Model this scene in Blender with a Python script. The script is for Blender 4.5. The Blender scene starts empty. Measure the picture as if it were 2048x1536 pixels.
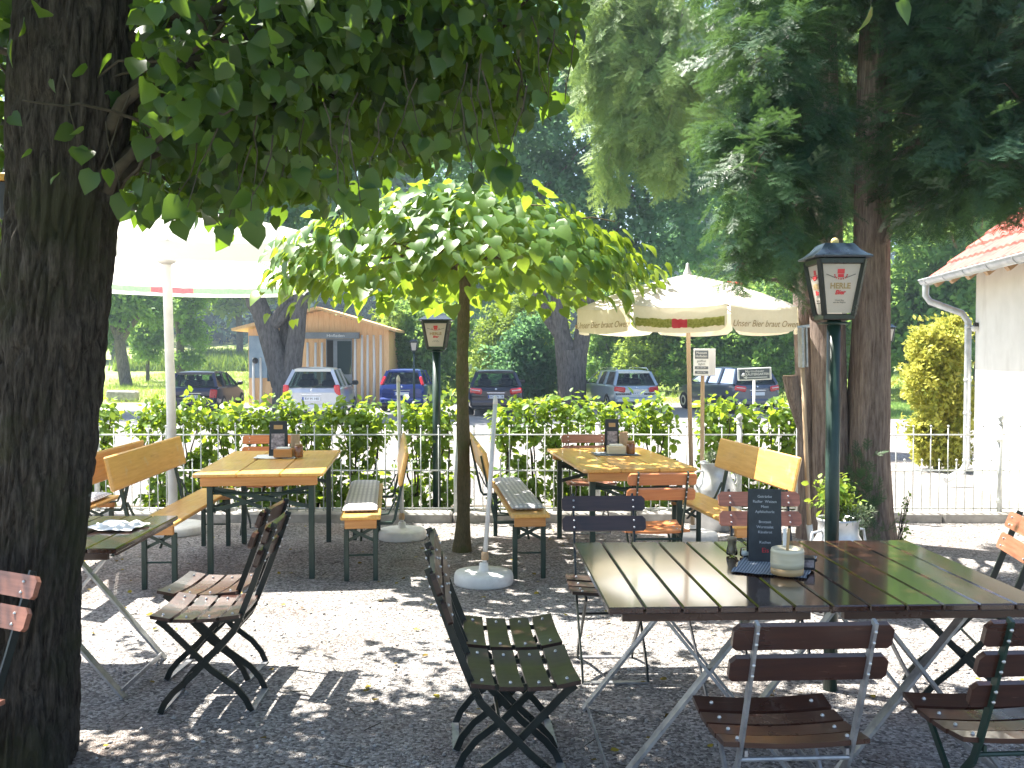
import bpy, math, random
import numpy as np
from mathutils import Vector, Matrix, Euler, noise
random.seed(7); rng = np.random.default_rng(7)
PI = math.pi; R = math.radians
sc = bpy.context.scene; COL = sc.collection

# ------------------------------------------------------------------ camera
F = 1950.0; CAMH = 1.67; PITCH = math.atan(63 / F)
cam = bpy.data.objects.new('camera', bpy.data.cameras.new('camera')); COL.objects.link(cam)
cam.location = (0, 0, CAMH); cam.rotation_euler = (PI / 2 - PITCH, 0, 0)
cam.data.sensor_width = 36; cam.data.lens = 36 * F / 2048; cam.data.clip_start = .05; cam.data.clip_end = 1500
sc.camera = cam
CP, SP = math.cos(PITCH), math.sin(PITCH)
def P(px, py, d):
    dx = (px - 1024) / F; dy = (768 - py) / F
    v = Vector((dx, CP + dy * SP, -SP + dy * CP)); t = d / v.y
    return Vector((v.x * t, d, CAMH + v.z * t))
def PX(px, d): return (px - 1024) / F * d
GK = [(-50, 0), (10.6, 0), (28, -.35), (33, -.41), (38, -.40), (60, -.2), (80, .2), (120, 2), (200, 9), (400, 26)]
def gz(y):
    for (a, za), (b, zb) in zip(GK, GK[1:]):
        if y <= b: return za + (zb - za) * (y - a) / (b - a)
    return GK[-1][1]

# ------------------------------------------------------------------ world / sun
SUN = Vector((-.80, .50, 0)).normalized() * math.cos(R(60)) + Vector((0, 0, math.sin(R(60))))
w = bpy.data.worlds.new('World'); sc.world = w; w.use_nodes = True
nt = w.node_tree; bg = nt.nodes['Background']
sky = nt.nodes.new('ShaderNodeTexSky'); sky.sky_type = 'NISHITA'; sky.sun_disc = False
sky.sun_elevation = R(60); sky.sun_rotation = math.atan2(SUN.x, SUN.y); sky.air_density = 1.0; sky.dust_density = 1.6
nt.links.new(sky.outputs[0], bg.inputs[0]); bg.inputs[1].default_value = .075
sl = bpy.data.lights.new('sun', 'SUN'); sl.energy = 5.0; sl.angle = R(.53); sl.color = (1, .95, .86)
so = bpy.data.objects.new('sun', sl); COL.objects.link(so); so.rotation_euler = (-SUN).to_track_quat('-Z', 'Y').to_euler(); so.location = (-20, 10, 40)
sc.view_settings.view_transform = 'Standard'; sc.view_settings.look = 'None'; sc.view_settings.exposure = 2.2; sc.view_settings.gamma = 1
sc.cycles.max_bounces = 8; sc.cycles.transparent_max_bounces = 8; sc.cycles.transmission_bounces = 6; sc.cycles.diffuse_bounces = 4

# ------------------------------------------------------------------ materials
def newmat(name):
    m = bpy.data.materials.new(name); m.use_nodes = True
    return m, m.node_tree, m.node_tree.nodes['Principled BSDF']
def ramp(nt, fac, stops):
    r = nt.nodes.new('ShaderNodeValToRGB'); el = r.color_ramp.elements
    while len(el) < len(stops): el.new(.5)
    for e, (p, c) in zip(el, stops): e.position = p; e.color = (*c, 1)
    nt.links.new(fac, r.inputs[0]); return r.outputs[0]
def coord(nt, stretch=(1, 1, 1), kind='Object'):
    tc = nt.nodes.new('ShaderNodeTexCoord'); mp = nt.nodes.new('ShaderNodeMapping')
    mp.inputs['Scale'].default_value = stretch; nt.links.new(tc.outputs[kind], mp.inputs[0]); return mp.outputs[0]
def noisetex(nt, vec, scale, detail=5, rough=.6):
    n = nt.nodes.new('ShaderNodeTexNoise'); n.inputs['Scale'].default_value = scale
    n.inputs['Detail'].default_value = detail; n.inputs['Roughness'].default_value = rough
    nt.links.new(vec, n.inputs['Vector']); return n.outputs['Fac']
def bumpn(nt, b, h, strength, dist):
    bp = nt.nodes.new('ShaderNodeBump'); bp.inputs['Strength'].default_value = strength; bp.inputs['Distance'].default_value = dist
    nt.links.new(h, bp.inputs['Height']); nt.links.new(bp.outputs[0], b.inputs['Normal']); return bp
def pm(name, c1, c2=None, scale=8, rough=.6, stretch=(1, 1, 1), bump=0, dist=.01, metal=0, spec=.5, coat=0, lo=.35, hi=.65, rvar=0):
    m, nt, b = newmat(name); c2 = c2 or c1
    b.inputs['Roughness'].default_value = rough; b.inputs['Metallic'].default_value = metal
    b.inputs['Specular IOR Level'].default_value = spec; b.inputs['Coat Weight'].default_value = coat; b.inputs['Coat Roughness'].default_value = .08
    v = coord(nt, stretch); f = noisetex(nt, v, scale)
    nt.links.new(ramp(nt, f, [(lo, c1), (hi, c2)]), b.inputs['Base Color'])
    if bump: bumpn(nt, b, f, bump, dist)
    if rvar:
        mr = nt.nodes.new('ShaderNodeMapRange'); f2 = noisetex(nt, coord(nt), 3.5)
        mr.inputs['From Min'].default_value = .3; mr.inputs['From Max'].default_value = .7
        mr.inputs['To Min'].default_value = rough - rvar; mr.inputs['To Max'].default_value = rough + rvar
        nt.links.new(f2, mr.inputs[0]); nt.links.new(mr.outputs[0], b.inputs['Roughness'])
    return m
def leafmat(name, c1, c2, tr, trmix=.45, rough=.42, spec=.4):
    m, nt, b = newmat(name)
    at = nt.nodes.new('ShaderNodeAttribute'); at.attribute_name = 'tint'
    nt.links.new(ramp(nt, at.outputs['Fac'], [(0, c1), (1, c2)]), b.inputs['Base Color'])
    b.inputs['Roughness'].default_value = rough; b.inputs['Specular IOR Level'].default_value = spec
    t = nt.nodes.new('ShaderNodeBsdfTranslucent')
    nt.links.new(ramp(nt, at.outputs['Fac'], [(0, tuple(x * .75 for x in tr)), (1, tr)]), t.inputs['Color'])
    mx = nt.nodes.new('ShaderNodeMixShader'); mx.inputs[0].default_value = trmix
    nt.links.new(b.outputs[0], mx.inputs[1]); nt.links.new(t.outputs[0], mx.inputs[2])
    nt.links.new(mx.outputs[0], nt.nodes['Material Output'].inputs['Surface']); return m
def clothmat(name, c, tr=.35, c2=None, scale=40):
    m, nt, b = newmat(name); b.inputs['Roughness'].default_value = .85; b.inputs['Specular IOR Level'].default_value = .1
    f = noisetex(nt, coord(nt), scale); col = ramp(nt, f, [(.3, c), (.7, c2 or c)]); nt.links.new(col, b.inputs['Base Color'])
    bumpn(nt, b, noisetex(nt, coord(nt), 6), .15, .02)
    t = nt.nodes.new('ShaderNodeBsdfTranslucent'); nt.links.new(col, t.inputs['Color'])
    mx = nt.nodes.new('ShaderNodeMixShader'); mx.inputs[0].default_value = tr
    nt.links.new(b.outputs[0], mx.inputs[1]); nt.links.new(t.outputs[0], mx.inputs[2])
    nt.links.new(mx.outputs[0], nt.nodes['Material Output'].inputs['Surface']); return m
def glassmat(name, tint, gl=.12):
    m, nt, b = newmat(name)
    t = nt.nodes.new('ShaderNodeBsdfTransparent'); t.inputs[0].default_value = (*tint, 1)
    g = nt.nodes.new('ShaderNodeBsdfGlossy'); g.inputs['Roughness'].default_value = .03
    fr = nt.nodes.new('ShaderNodeFresnel'); fr.inputs[0].default_value = 1.5
    mx = nt.nodes.new('ShaderNodeMixShader'); nt.links.new(fr.outputs[0], mx.inputs[0])
    nt.links.new(t.outputs[0], mx.inputs[1]); nt.links.new(g.outputs[0], mx.inputs[2])
    nt.links.new(mx.outputs[0], nt.nodes['Material Output'].inputs['Surface']); return m
def gravelmat():
    m, nt, b = newmat('gravel'); v = coord(nt)
    b.inputs['Roughness'].default_value = .9; b.inputs['Specular IOR Level'].default_value = .2
    def vor(scale, feat='F1'):
        n = nt.nodes.new('ShaderNodeTexVoronoi'); n.feature = feat; n.inputs['Scale'].default_value = scale
        nt.links.new(v, n.inputs['Vector']); return n
    v1 = vor(75); v2 = vor(160)
    sp = nt.nodes.new('ShaderNodeSeparateColor'); nt.links.new(v1.outputs['Color'], sp.inputs[0])
    c1 = ramp(nt, sp.outputs[0], [(0, (.12, .115, .115)), (.3, (.25, .24, .235)), (.7, (.41, .395, .385)), (1, (.58, .57, .56))])
    big = noisetex(nt, v, 1.3, 6); c2 = ramp(nt, big, [(.3, (.80, .76, .72)), (.7, (1, 1, 1))])
    mx = nt.nodes.new('ShaderNodeMix'); mx.data_type = 'RGBA'; mx.blend_type = 'MULTIPLY'; mx.inputs[0].default_value = 1
    nt.links.new(c1, mx.inputs[6]); nt.links.new(c2, mx.inputs[7]); nt.links.new(mx.outputs[2], b.inputs['Base Color'])
    ad = nt.nodes.new('ShaderNodeMath'); ad.operation = 'ADD'
    nt.links.new(v1.outputs['Distance'], ad.inputs[0]); nt.links.new(v2.outputs['Distance'], ad.inputs[1])
    mu = nt.nodes.new('ShaderNodeMath'); mu.operation = 'MULTIPLY'; mu.inputs[1].default_value = -1; nt.links.new(ad.outputs[0], mu.inputs[0])
    bumpn(nt, b, mu.outputs[0], .9, .012); return m
def woodmat(name, c1, c2, rough=.4, coat=0.0, axis=1, scale=5, rvar=0, bump=.12):
    st = [14, 14, 14]; st[axis] = .9
    return pm(name, c1, c2, scale, rough, tuple(st), bump, .003, coat=coat, lo=.3, hi=.7, rvar=rvar)
def barkmat(name, c1, c2, stretch=(9, 9, 1.6), moss=None):
    m, nt, b = newmat(name); b.inputs['Roughness'].default_value = .92; b.inputs['Specular IOR Level'].default_value = .15
    v = coord(nt, stretch); f = noisetex(nt, v, 4, 8, .7)
    col = ramp(nt, f, [(.32, c1), (.66, c2)])
    if moss:
        f2 = noisetex(nt, coord(nt), 2.6, 6, .65); mk = ramp(nt, f2, [(.5, (0, 0, 0)), (.62, (1, 1, 1))])
        mx = nt.nodes.new('ShaderNodeMix'); mx.data_type = 'RGBA'; nt.links.new(mk, mx.inputs[0]); nt.links.new(col, mx.inputs[6]); mx.inputs[7].default_value = (*moss, 1)
        f3 = noisetex(nt, coord(nt), 16, 4, .5); mk3 = ramp(nt, f3, [(.72, (0, 0, 0)), (.76, (1, 1, 1))])
        my = nt.nodes.new('ShaderNodeMix'); my.data_type = 'RGBA'; nt.links.new(mk3, my.inputs[0]); nt.links.new(mx.outputs[2], my.inputs[6]); my.inputs[7].default_value = (.17, .18, .16, 1)
        col = my.outputs[2]
    nt.links.new(col, b.inputs['Base Color']); bumpn(nt, b, f, .9, .035); return m

M = {}
M['gravel'] = gravelmat()
M['asphalt'] = pm('asphalt', (.17, .17, .175), (.26, .255, .25), 30, .85, bump=.3, dist=.005)
M['meadow'] = pm('meadow grass', (.16, .25, .05), (.34, .36, .11), .35, .9, bump=.4, dist=.05)
M['lawn'] = pm('lawn', (.07, .14, .02), (.16, .22, .04), 2, .9, bump=.5, dist=.04)
M['soil'] = pm('soil', (.05, .04, .03), (.11, .09, .06), 9, .95, bump=.6, dist=.03)
M['stone'] = pm('kerb stone', (.24, .23, .21), (.40, .38, .36), 7, .9, bump=.4, dist=.01)
M['bark'] = barkmat('linden bark', (.010, .008, .006), (.105, .092, .076), (16, 16, 2.4), (.045, .046, .026))
M['bark2'] = barkmat('yew bark', (.12, .085, .075), (.36, .29, .25), (11, 11, 1.2))
M['bark3'] = barkmat('grey bark', (.07, .06, .055), (.20, .18, .165), (4, 4, .9))
M['bark4'] = barkmat('young bark', (.10, .085, .045), (.20, .17, .10), (30, 30, 6), (.12, .13, .05))
M['twig'] = pm('twig', (.03, .025, .015), (.06, .05, .03), 20, .9)
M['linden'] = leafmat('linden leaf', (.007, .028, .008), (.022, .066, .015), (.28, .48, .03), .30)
M['umbleaf'] = leafmat('glossy round leaf', (.05, .13, .03), (.12, .22, .045), (.42, .58, .04), .42, .40, .45)
M['yew'] = leafmat('yew needles', (.022, .070, .045), (.07, .14, .06), (.14, .26, .06), .28, .45, .4)
M['hornbeam'] = leafmat('hornbeam leaf', (.05, .12, .018), (.13, .22, .03), (.42, .56, .04), .42, .42, .4)
M['far1'] = leafmat('dark tree leaf', (.04, .115, .075), (.11, .21, .11), (.24, .46, .17), .48, .6, .2)
M['far2'] = leafmat('mid green leaf', (.07, .165, .055), (.18, .30, .09), (.38, .58, .12), .44, .6, .2)
M['far3'] = leafmat('light green leaf', (.11, .20, .03), (.25, .33, .07), (.42, .54, .08), .40, .6, .2)
M['gold'] = leafmat('golden bush leaf', (.20, .26, .035), (.58, .54, .11), (.70, .68, .14), .42, .5, .3)
M['herb'] = leafmat('herb leaf', (.10, .20, .02), (.22, .32, .05), (.4, .5, .06), .38, .5, .3)
M['silverherb'] = leafmat('silver leaf', (.16, .22, .13), (.34, .40, .26), (.3, .38, .18), .3, .7, .2)
M['forest'] = leafmat('forest leaf', (.02, .055, .06), (.045, .09, .085), (.06, .12, .09), .25, .8, .1)  # blue of the distance haze is put into the leaf colour
M['cornleaf'] = leafmat('maize leaf', (.06, .13, .02), (.12, .22, .04), (.25, .35, .04), .35, .6, .2)
M['pine'] = woodmat('varnished pine', (.66, .33, .07), (.80, .46, .13), .36, .22, 1, 4, .08)
M['pine_v'] = woodmat('pine end', (.48, .20, .05), (.62, .30, .09), .4, .2, 0, 4)
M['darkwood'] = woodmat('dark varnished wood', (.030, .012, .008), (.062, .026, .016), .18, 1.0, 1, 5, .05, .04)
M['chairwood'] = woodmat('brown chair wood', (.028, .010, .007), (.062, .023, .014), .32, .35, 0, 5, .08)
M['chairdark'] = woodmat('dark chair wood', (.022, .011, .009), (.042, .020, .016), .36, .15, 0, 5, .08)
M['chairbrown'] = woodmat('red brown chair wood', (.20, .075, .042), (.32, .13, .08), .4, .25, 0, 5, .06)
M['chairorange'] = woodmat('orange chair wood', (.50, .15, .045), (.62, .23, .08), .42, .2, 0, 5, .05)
M['green'] = pm('dark green steel', (.010, .030, .022), (.018, .045, .034), 12, .38, spec=.5, rvar=.08)
M['blackgreen'] = pm('black green steel', (.006, .011, .010), (.014, .021, .019), 12, .32, rvar=.08)
M['galv'] = pm('galvanised steel', (.26, .27, .29), (.44, .45, .47), 18, .42, metal=.6, rvar=.1)
M['bolt'] = pm('bolt steel', (.55, .55, .55), None, 8, .3, metal=.9)
M['fence'] = pm('galvanised fence wire', (.42, .45, .44), (.60, .62, .60), 14, .5, metal=.35)
M['white'] = pm('white plastic', (.68, .67, .64), (.80, .79, .76), 5, .55)
M['whitepole'] = pm('white pole paint', (.60, .59, .57), (.72, .71, .69), 7, .4)
M['woodpole'] = woodmat('wooden pole', (.36, .24, .14), (.52, .38, .24), .6, 0, 2)
M['canvas'] = clothmat('white canvas', (.84, .83, .79), .55)
M['cream'] = clothmat('cream canvas', (.80, .72, .54), .32, (.84, .77, .60))
M['hopgreen'] = clothmat('printed hop green', (.20, .22, .03), .3, (.45, .44, .14), 60)
M['palegreen'] = clothmat('printed pale green', (.30, .48, .32), .5, (.42, .58, .42), 60)
M['red'] = pm('printed red', (.55, .02, .03), (.62, .05, .06), 20, .6)
M['palered'] = clothmat('printed pale red', (.70, .16, .20), .5, (.75, .24, .26))
M['ink'] = pm('printed grey ink', (.16, .15, .13), None, 8, .7)
M['goldink'] = pm('printed gold ink', (.42, .30, .14), None, 8, .7)
M['black'] = pm('black plastic', (.012, .012, .014), (.022, .022, .026), 9, .4)
M['rubber'] = pm('rubber', (.015, .015, .015), None, 9, .9)
M['navy'] = pm('dark blue lamp roof', (.010, .020, .034), (.022, .040, .060), 10, .28, spec=.6, rvar=.06)
M['milk'] = clothmat('milky lamp pane', (.74, .68, .60), .5, (.78, .73, .66), 3)
M['brass'] = pm('yellow ball finial', (.60, .46, .16), (.72, .58, .24), 9, .35)
M['gapdark'] = pm('dark gap', (.01, .008, .006), None, 5, .9)
M['cushion'] = None
M['plaster'] = pm('cream plaster', (.72, .69, .62), (.80, .77, .70), 3, .9, bump=.15, dist=.004)
def overlay(m, scale, lo, hi, c, stretch=(1, 1, 1), fac=1.0):
    nt = m.node_tree; b = nt.nodes['Principled BSDF']; src = b.inputs['Base Color'].links[0].from_socket
    f = noisetex(nt, coord(nt, stretch), scale, 6, .6); mk = ramp(nt, f, [(lo, (0, 0, 0)), (hi, (fac, fac, fac))])
    mx = nt.nodes.new('ShaderNodeMix'); mx.data_type = 'RGBA'; nt.links.new(mk, mx.inputs[0]); nt.links.new(src, mx.inputs[6]); mx.inputs[7].default_value = (*c, 1)
    nt.links.new(mx.outputs[2], b.inputs['Base Color'])
overlay(M['plaster'], 1.6, .52, .75, (.46, .42, .35), (1.5, 1.5, .5), .6); overlay(M['plaster'], 22, .68, .72, (.40, .37, .32), (1, 1, 1), .5)
overlay(M['pine'], 3.2, .58, .74, (.50, .22, .05), (6, 1, 6), .7); overlay(M['pine'], 9, .70, .74, (.16, .06, .02), (2.2, 1, 2.2), .8)
overlay(M['pine'], 2.2, .60, .70, (.62, .50, .36), (3, 3, 3), .45)
overlay(M['chairwood'], 12, .64, .72, (.16, .10, .07), (1, 6, 6), .6); overlay(M['darkwood'], 7, .66, .74, (.10, .07, .05), (6, 1, 6), .5)
overlay(M['gravel'], .9, .52, .70, (.22, .15, .12), (1, 1, 1), .45); overlay(M['gravel'], 3.5, .62, .72, (.14, .13, .12), (1, 1, 1), .4)
overlay(M['white'], 6, .55, .72, (.42, .40, .36), (1, 1, 1), .5)
M['tile'] = pm('red roof tile', (.34, .055, .045), (.50, .12, .09), 6, .75, bump=.2, dist=.005)
M['zinc'] = pm('zinc gutter', (.44, .46, .48), (.62, .63, .64), 8, .4, metal=.55)
M['soffit'] = woodmat('soffit board', (.40, .25, .14), (.52, .35, .21), .7, 0, 0)
M['larch'] = woodmat('new larch boards', (.74, .42, .19), (.90, .60, .32), .65, 0, 2, 3)
M['birch'] = pm('birch pole', (.62, .58, .54), (.78, .75, .72), 10, .7, (1, 1, 6), lo=.3, hi=.4)
M['greypanel'] = pm('grey panel', (.16, .18, .20), (.22, .24, .26), 3, .5)
M['bluepanel'] = pm('blue grey poster', (.20, .28, .36), (.30, .38, .46), 2, .6)
M['darkglass'] = glassmat('car glass', (.36, .48, .43))
M['clearglass'] = glassmat('clear glass', (.92, .95, .94))
M['doorglass'] = pm('door glass', (.03, .05, .05), None, 3, .05, spec=.8)
M['taillight'] = pm('tail light red', (.55, .012, .018), (.65, .03, .04), 20, .2, coat=.5)
M['lightwhite'] = pm('light clear', (.75, .6, .6), None, 8, .2)
M['plate'] = pm('number plate', (.72, .74, .76), None, 8, .4)
M['plateblue'] = pm('plate blue', (.02, .06, .35), None, 8, .4)
M['alloy'] = pm('alloy rim', (.45, .46, .47), None, 8, .3, metal=.8)
M['chrome'] = pm('chrome', (.75, .76, .78), None, 8, .15, metal=.95)
M['paper'] = pm('white paper', (.78, .78, .76), (.84, .84, .82), 9, .8)
M['card'] = pm('brown card', (.38, .25, .14), (.50, .35, .21), 9, .7)
M['menu'] = pm('slate black menu', (.014, .018, .022), (.03, .036, .042), 14, .5)
M['chalk'] = pm('chalk writing', (.50, .52, .54), None, 8, .8)
M['menupic'] = pm('printed menu picture', (.10, .08, .09), (.50, .42, .44), 30, .5)
M['ceram'] = pm('cream ceramic', (.60, .53, .36), (.70, .64, .48), 6, .35, (1, 1, 8))
M['ceramtan'] = pm('tan ceramic', (.45, .27, .11), (.52, .34, .16), 6, .4)
M['amber'] = pm('amber jar', (.20, .07, .02), (.32, .13, .04), 10, .2, coat=.4)
M['salt'] = pm('pepper tan', (.34, .26, .16), None, 10, .5)
M['orangeband'] = pm('orange band', (.55, .28, .03), (.60, .36, .06), 10, .5)
M['signgrey'] = pm('sign grey', (.10, .12, .15), (.14, .16, .19), 6, .5)
M['signwhite'] = pm('sign white', (.74, .75, .76), None, 6, .5)
def stripemat(name, c1, c2, scale, axis='X'):
    m, nt, b = newmat(name); b.inputs['Roughness'].default_value = .95; b.inputs['Specular IOR Level'].default_value = .1
    wv = nt.nodes.new('ShaderNodeTexWave'); wv.bands_direction = axis; wv.inputs['Scale'].default_value = scale; wv.inputs['Distortion'].default_value = .6
    nt.links.new(coord(nt), wv.inputs['Vector'])
    wv2 = nt.nodes.new('ShaderNodeTexWave'); wv2.bands_direction = 'Y' if axis == 'X' else 'X'; wv2.inputs['Scale'].default_value = scale * .7; wv2.inputs['Distortion'].default_value = .6
    nt.links.new(coord(nt), wv2.inputs['Vector'])
    mt = nt.nodes.new('ShaderNodeMath'); mt.operation = 'MULTIPLY'; nt.links.new(wv.outputs['Fac'], mt.inputs[0]); nt.links.new(wv2.outputs['Fac'], mt.inputs[1])
    nt.links.new(ramp(nt, mt.outputs[0], [(.1, c1), (.6, c2)]), b.inputs['Base Color']); return m
M['cushion'] = stripemat('woven cushion', (.40, .40, .44), (.70, .69, .70), 9)
M['mat'] = stripemat('woven place mat', (.10, .13, .17), (.42, .45, .50), 26)

# ------------------------------------------------------------------ object helpers
def tag(o, label=None, cat=None, group=None, kind=None):
    if label: o['label'] = label
    if cat: o['category'] = cat
    if group: o['group'] = group
    if kind: o['kind'] = kind
    return o
def thing(name, label, cat, loc=(0, 0, 0), rz=0, group=None):
    o = bpy.data.objects.new(name, None); COL.objects.link(o); o.location = loc; o.rotation_euler = (0, 0, rz)
    o.empty_display_size = .1
    return tag(o, label, cat, group)
def copy_tree(o, parent=None):
    c = o.copy(); COL.objects.link(c)
    if parent is not None: c.parent = parent
    for ch in list(o.children): copy_tree(ch, c)
    return c
def place(o, loc, rz, label=None, group=None, scale=None):
    o.location = loc; o.rotation_euler = (0, 0, rz)
    if label: o['label'] = label
    if group: o['group'] = group
    if scale: o.scale = (scale,) * 3
    return o

class MB:
    def __init__(s): s.v = []; s.f = []; s.m = []
    def add(s, vs, fs, mi=0):
        k = len(s.v); s.v += [Vector(x) for x in vs]
        for f in fs: s.f.append(tuple(i + k for i in f)); s.m.append(mi)
        return s
    def box(s, c, size, rot=None, mi=0, bev=0):
        c = Vector(c); hx, hy, hz = size[0] / 2, size[1] / 2, size[2] / 2
        rm = (Euler(rot).to_matrix() if rot is not None and not isinstance(rot, Matrix) else rot) or Matrix.Identity(3)
        b = min(bev, hx * .9, hy * .9, hz * .9)
        if b <= 0:
            vs = [Vector((x, y, z)) for x in (-hx, hx) for y in (-hy, hy) for z in (-hz, hz)]
            fs = [(0, 1, 3, 2), (4, 6, 7, 5), (0, 4, 5, 1), (2, 3, 7, 6), (0, 2, 6, 4), (1, 5, 7, 3)]
        else:
            vs = []; fs = []; idx = {}
            for sx in (-1, 1):
                for sy in (-1, 1):
                    for sz in (-1, 1):
                        for a in range(3):
                            d = [hx - b, hy - b, hz - b]; d[a] += b
                            idx[(sx, sy, sz, a)] = len(vs); vs.append(Vector((sx * d[0], sy * d[1], sz * d[2])))
            g = lambda x, y, z, a: idx[(x, y, z, a)]
            S = (-1, 1)
            for t in S:
                q = [(t, -1, -1), (t, 1, -1), (t, 1, 1), (t, -1, 1)]; fs.append([g(*k, 0) for k in q][::t])
                q = [(1, t, -1), (-1, t, -1), (-1, t, 1), (1, t, 1)]; fs.append([g(*k, 1) for k in q][::t])
                q = [(-1, -1, t), (1, -1, t), (1, 1, t), (-1, 1, t)]; fs.append([g(*k, 2) for k in q][::t])
            for u in S:
                for v in S:
                    fs.append([g(-1, u, v, 1), g(1, u, v, 1), g(1, u, v, 2), g(-1, u, v, 2)])
                    fs.append([g(u, -1, v, 0), g(u, 1, v, 0), g(u, 1, v, 2), g(u, -1, v, 2)])
                    fs.append([g(u, v, -1, 0), g(u, v, 1, 0), g(u, v, 1, 1), g(u, v, -1, 1)])
                    for t in S: fs.append([g(t, u, v, 0), g(t, u, v, 1), g(t, u, v, 2)])
        return s.add([rm @ x + c for x in vs], fs, mi)
    def bar(s, p, q, wx, wy, mi=0, up=(0, 0, 1), bev=0):
        p, q = Vector(p), Vector(q); d = q - p; L = d.length; z = d.normalized(); u = Vector(up)
        if abs(z.dot(u)) > .98: u = Vector((1, 0, 0))
        x = u.cross(z).normalized(); y = z.cross(x)
        rm = Matrix((x, y, z)).transposed()
        return s.box((p + q) / 2, (wx, wy, L), rm, mi, bev)
    def strip(s, pts, wx, wy, mi=0, side=(1, 0, 0)):
        # flat bar following a polyline; wx along side axis, wy across
        sd = Vector(side).normalized(); pts = [Vector(p) for p in pts]; k = len(s.v); n = len(pts)
        for i, p in enumerate(pts):
            a = pts[max(i - 1, 0)]; b = pts[min(i + 1, n - 1)]; t = (b - a).normalized(); nrm = sd.cross(t).normalized()
            for ax, ay in ((-1, -1), (1, -1), (1, 1), (-1, 1)): s.v.append(p + sd * ax * wx / 2 + nrm * ay * wy / 2)
        fs = []
        for i in range(n - 1):
            for j in range(4): fs.append((k + i * 4 + j, k + i * 4 + (j + 1) % 4, k + i * 4 + 4 + (j + 1) % 4, k + i * 4 + 4 + j))
        fs.append((k + 3, k + 2, k + 1, k)); e = k + (n - 1) * 4; fs.append((e, e + 1, e + 2, e + 3))
        s.f += fs; s.m += [mi] * len(fs); return s
    def tube(s, pts, rad, seg=8, mi=0, cap=True):
        pts = [Vector(p) for p in pts]; n = len(pts)
        if not hasattr(rad, '__len__'): rad = [rad] * n
        k = len(s.v); ref = None
        for i in range(n):
            t = (pts[min(i + 1, n - 1)] - pts[max(i - 1, 0)]).normalized()
            if ref is None: ref = Vector((1, 0, 0)) if abs(t.x) < .9 else Vector((0, 1, 0))
            x = (ref - t * ref.dot(t)).normalized(); y = t.cross(x); ref = x
            for j in range(seg):
                a = 2 * PI * j / seg; s.v.append(pts[i] + (x * math.cos(a) + y * math.sin(a)) * rad[i])
        for i in range(n - 1):
            for j in range(seg):
                s.f.append((k + i * seg + j, k + i * seg + (j + 1) % seg, k + (i + 1) * seg + (j + 1) % seg, k + (i + 1) * seg + j)); s.m.append(mi)
        if cap:
            s.f.append(tuple(k + j for j in range(seg))[::-1]); s.f.append(tuple(k + (n - 1) * seg + j for j in range(seg))); s.m += [mi, mi]
        return s
    def lathe(s, prof, seg=20, c=(0, 0, 0), mi=0, a0=0):
        c = Vector(c); k = len(s.v); n = len(prof)
        for r, z in prof:
            for j in range(seg):
                a = a0 + 2 * PI * j / seg; s.v.append(c + Vector((r * math.cos(a), r * math.sin(a), z)))
        for i in range(n - 1):
            for j in range(seg):
                s.f.append((k + i * seg + j, k + i * seg + (j + 1) % seg, k + (i + 1) * seg + (j + 1) % seg, k + (i + 1) * seg + j)); s.m.append(mi)
        s.f.append(tuple(k + j for j in range(seg))[::-1]); s.f.append(tuple(k + (n - 1) * seg + j for j in range(seg))); s.m += [mi, mi]
        return s
    def ball(s, c, r, seg=14, rings=9, mi=0, sz=1):
        return s.lathe([(max(1e-4, r * math.sin(PI * i / rings)), -r * sz * math.cos(PI * i / rings)) for i in range(rings + 1)], seg, c, mi)
    def quad(s, a, b, c, d, mi=0): return s.add([a, b, c, d], [(0, 1, 2, 3)], mi)
    def build(s, name, mats, parent=None, smooth=False, loc=None):
        me = bpy.data.meshes.new(name); me.from_pydata(s.v, [], s.f)
        if not isinstance(mats, (list, tuple)): mats = [mats]
        for m in mats: me.materials.append(m)
        if len(mats) > 1: me.polygons.foreach_set('material_index', s.m)
        if smooth: me.polygons.foreach_set('use_smooth', [True] * len(me.polygons))
        me.update(); o = bpy.data.objects.new(name, me); COL.objects.link(o)
        if parent: o.parent = parent
        if loc: o.location = loc
        return o
def smooth_by_angle(o, ang=40):
    me = o.data; me.polygons.foreach_set('use_smooth', [True] * len(me.polygons))
    try: me.set_sharp_from_angle(angle=R(ang))
    except Exception: pass
    return o
def structure(o): return tag(o, kind='structure')

# mass scatter of a triangulated template
def scatter(name, mat, tv, tf, pos, X, Y, Z, scale, tint, parent=None, extra=None):
    N = len(pos); tv = np.asarray(tv, np.float32); tf = np.asarray(tf, np.int32); n = len(tv)
    V = pos[:, None, :] + scale[:, None, None] * (tv[None, :, 0, None] * X[:, None, :] + tv[None, :, 1, None] * Y[:, None, :] + tv[None, :, 2, None] * Z[:, None, :])
    V = V.reshape(-1, 3); T = (tf[None] + (np.arange(N) * n)[:, None, None]).reshape(-1, 3); tn = np.repeat(tint, n)
    me = bpy.data.meshes.new(name); me.vertices.add(len(V)); me.vertices.foreach_set('co', V.astype(np.float32).ravel())
    me.loops.add(T.size); me.loops.foreach_set('vertex_index', T.astype(np.int32).ravel())
    me.polygons.add(len(T)); me.polygons.foreach_set('loop_start', (np.arange(len(T)) * 3).astype(np.int32))
    me.update(calc_edges=True)
    a = me.attributes.new('tint', 'FLOAT', 'POINT'); a.data.foreach_set('value', tn.astype(np.float32))
    me.polygons.foreach_set('use_smooth', np.ones(len(T), bool))
    me.materials.append(mat); o = bpy.data.objects.new(name, me); COL.objects.link(o)
    if parent: o.parent = parent
    return o
def unit(a): return a / np.maximum(np.linalg.norm(a, axis=1, keepdims=True), 1e-6)
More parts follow.
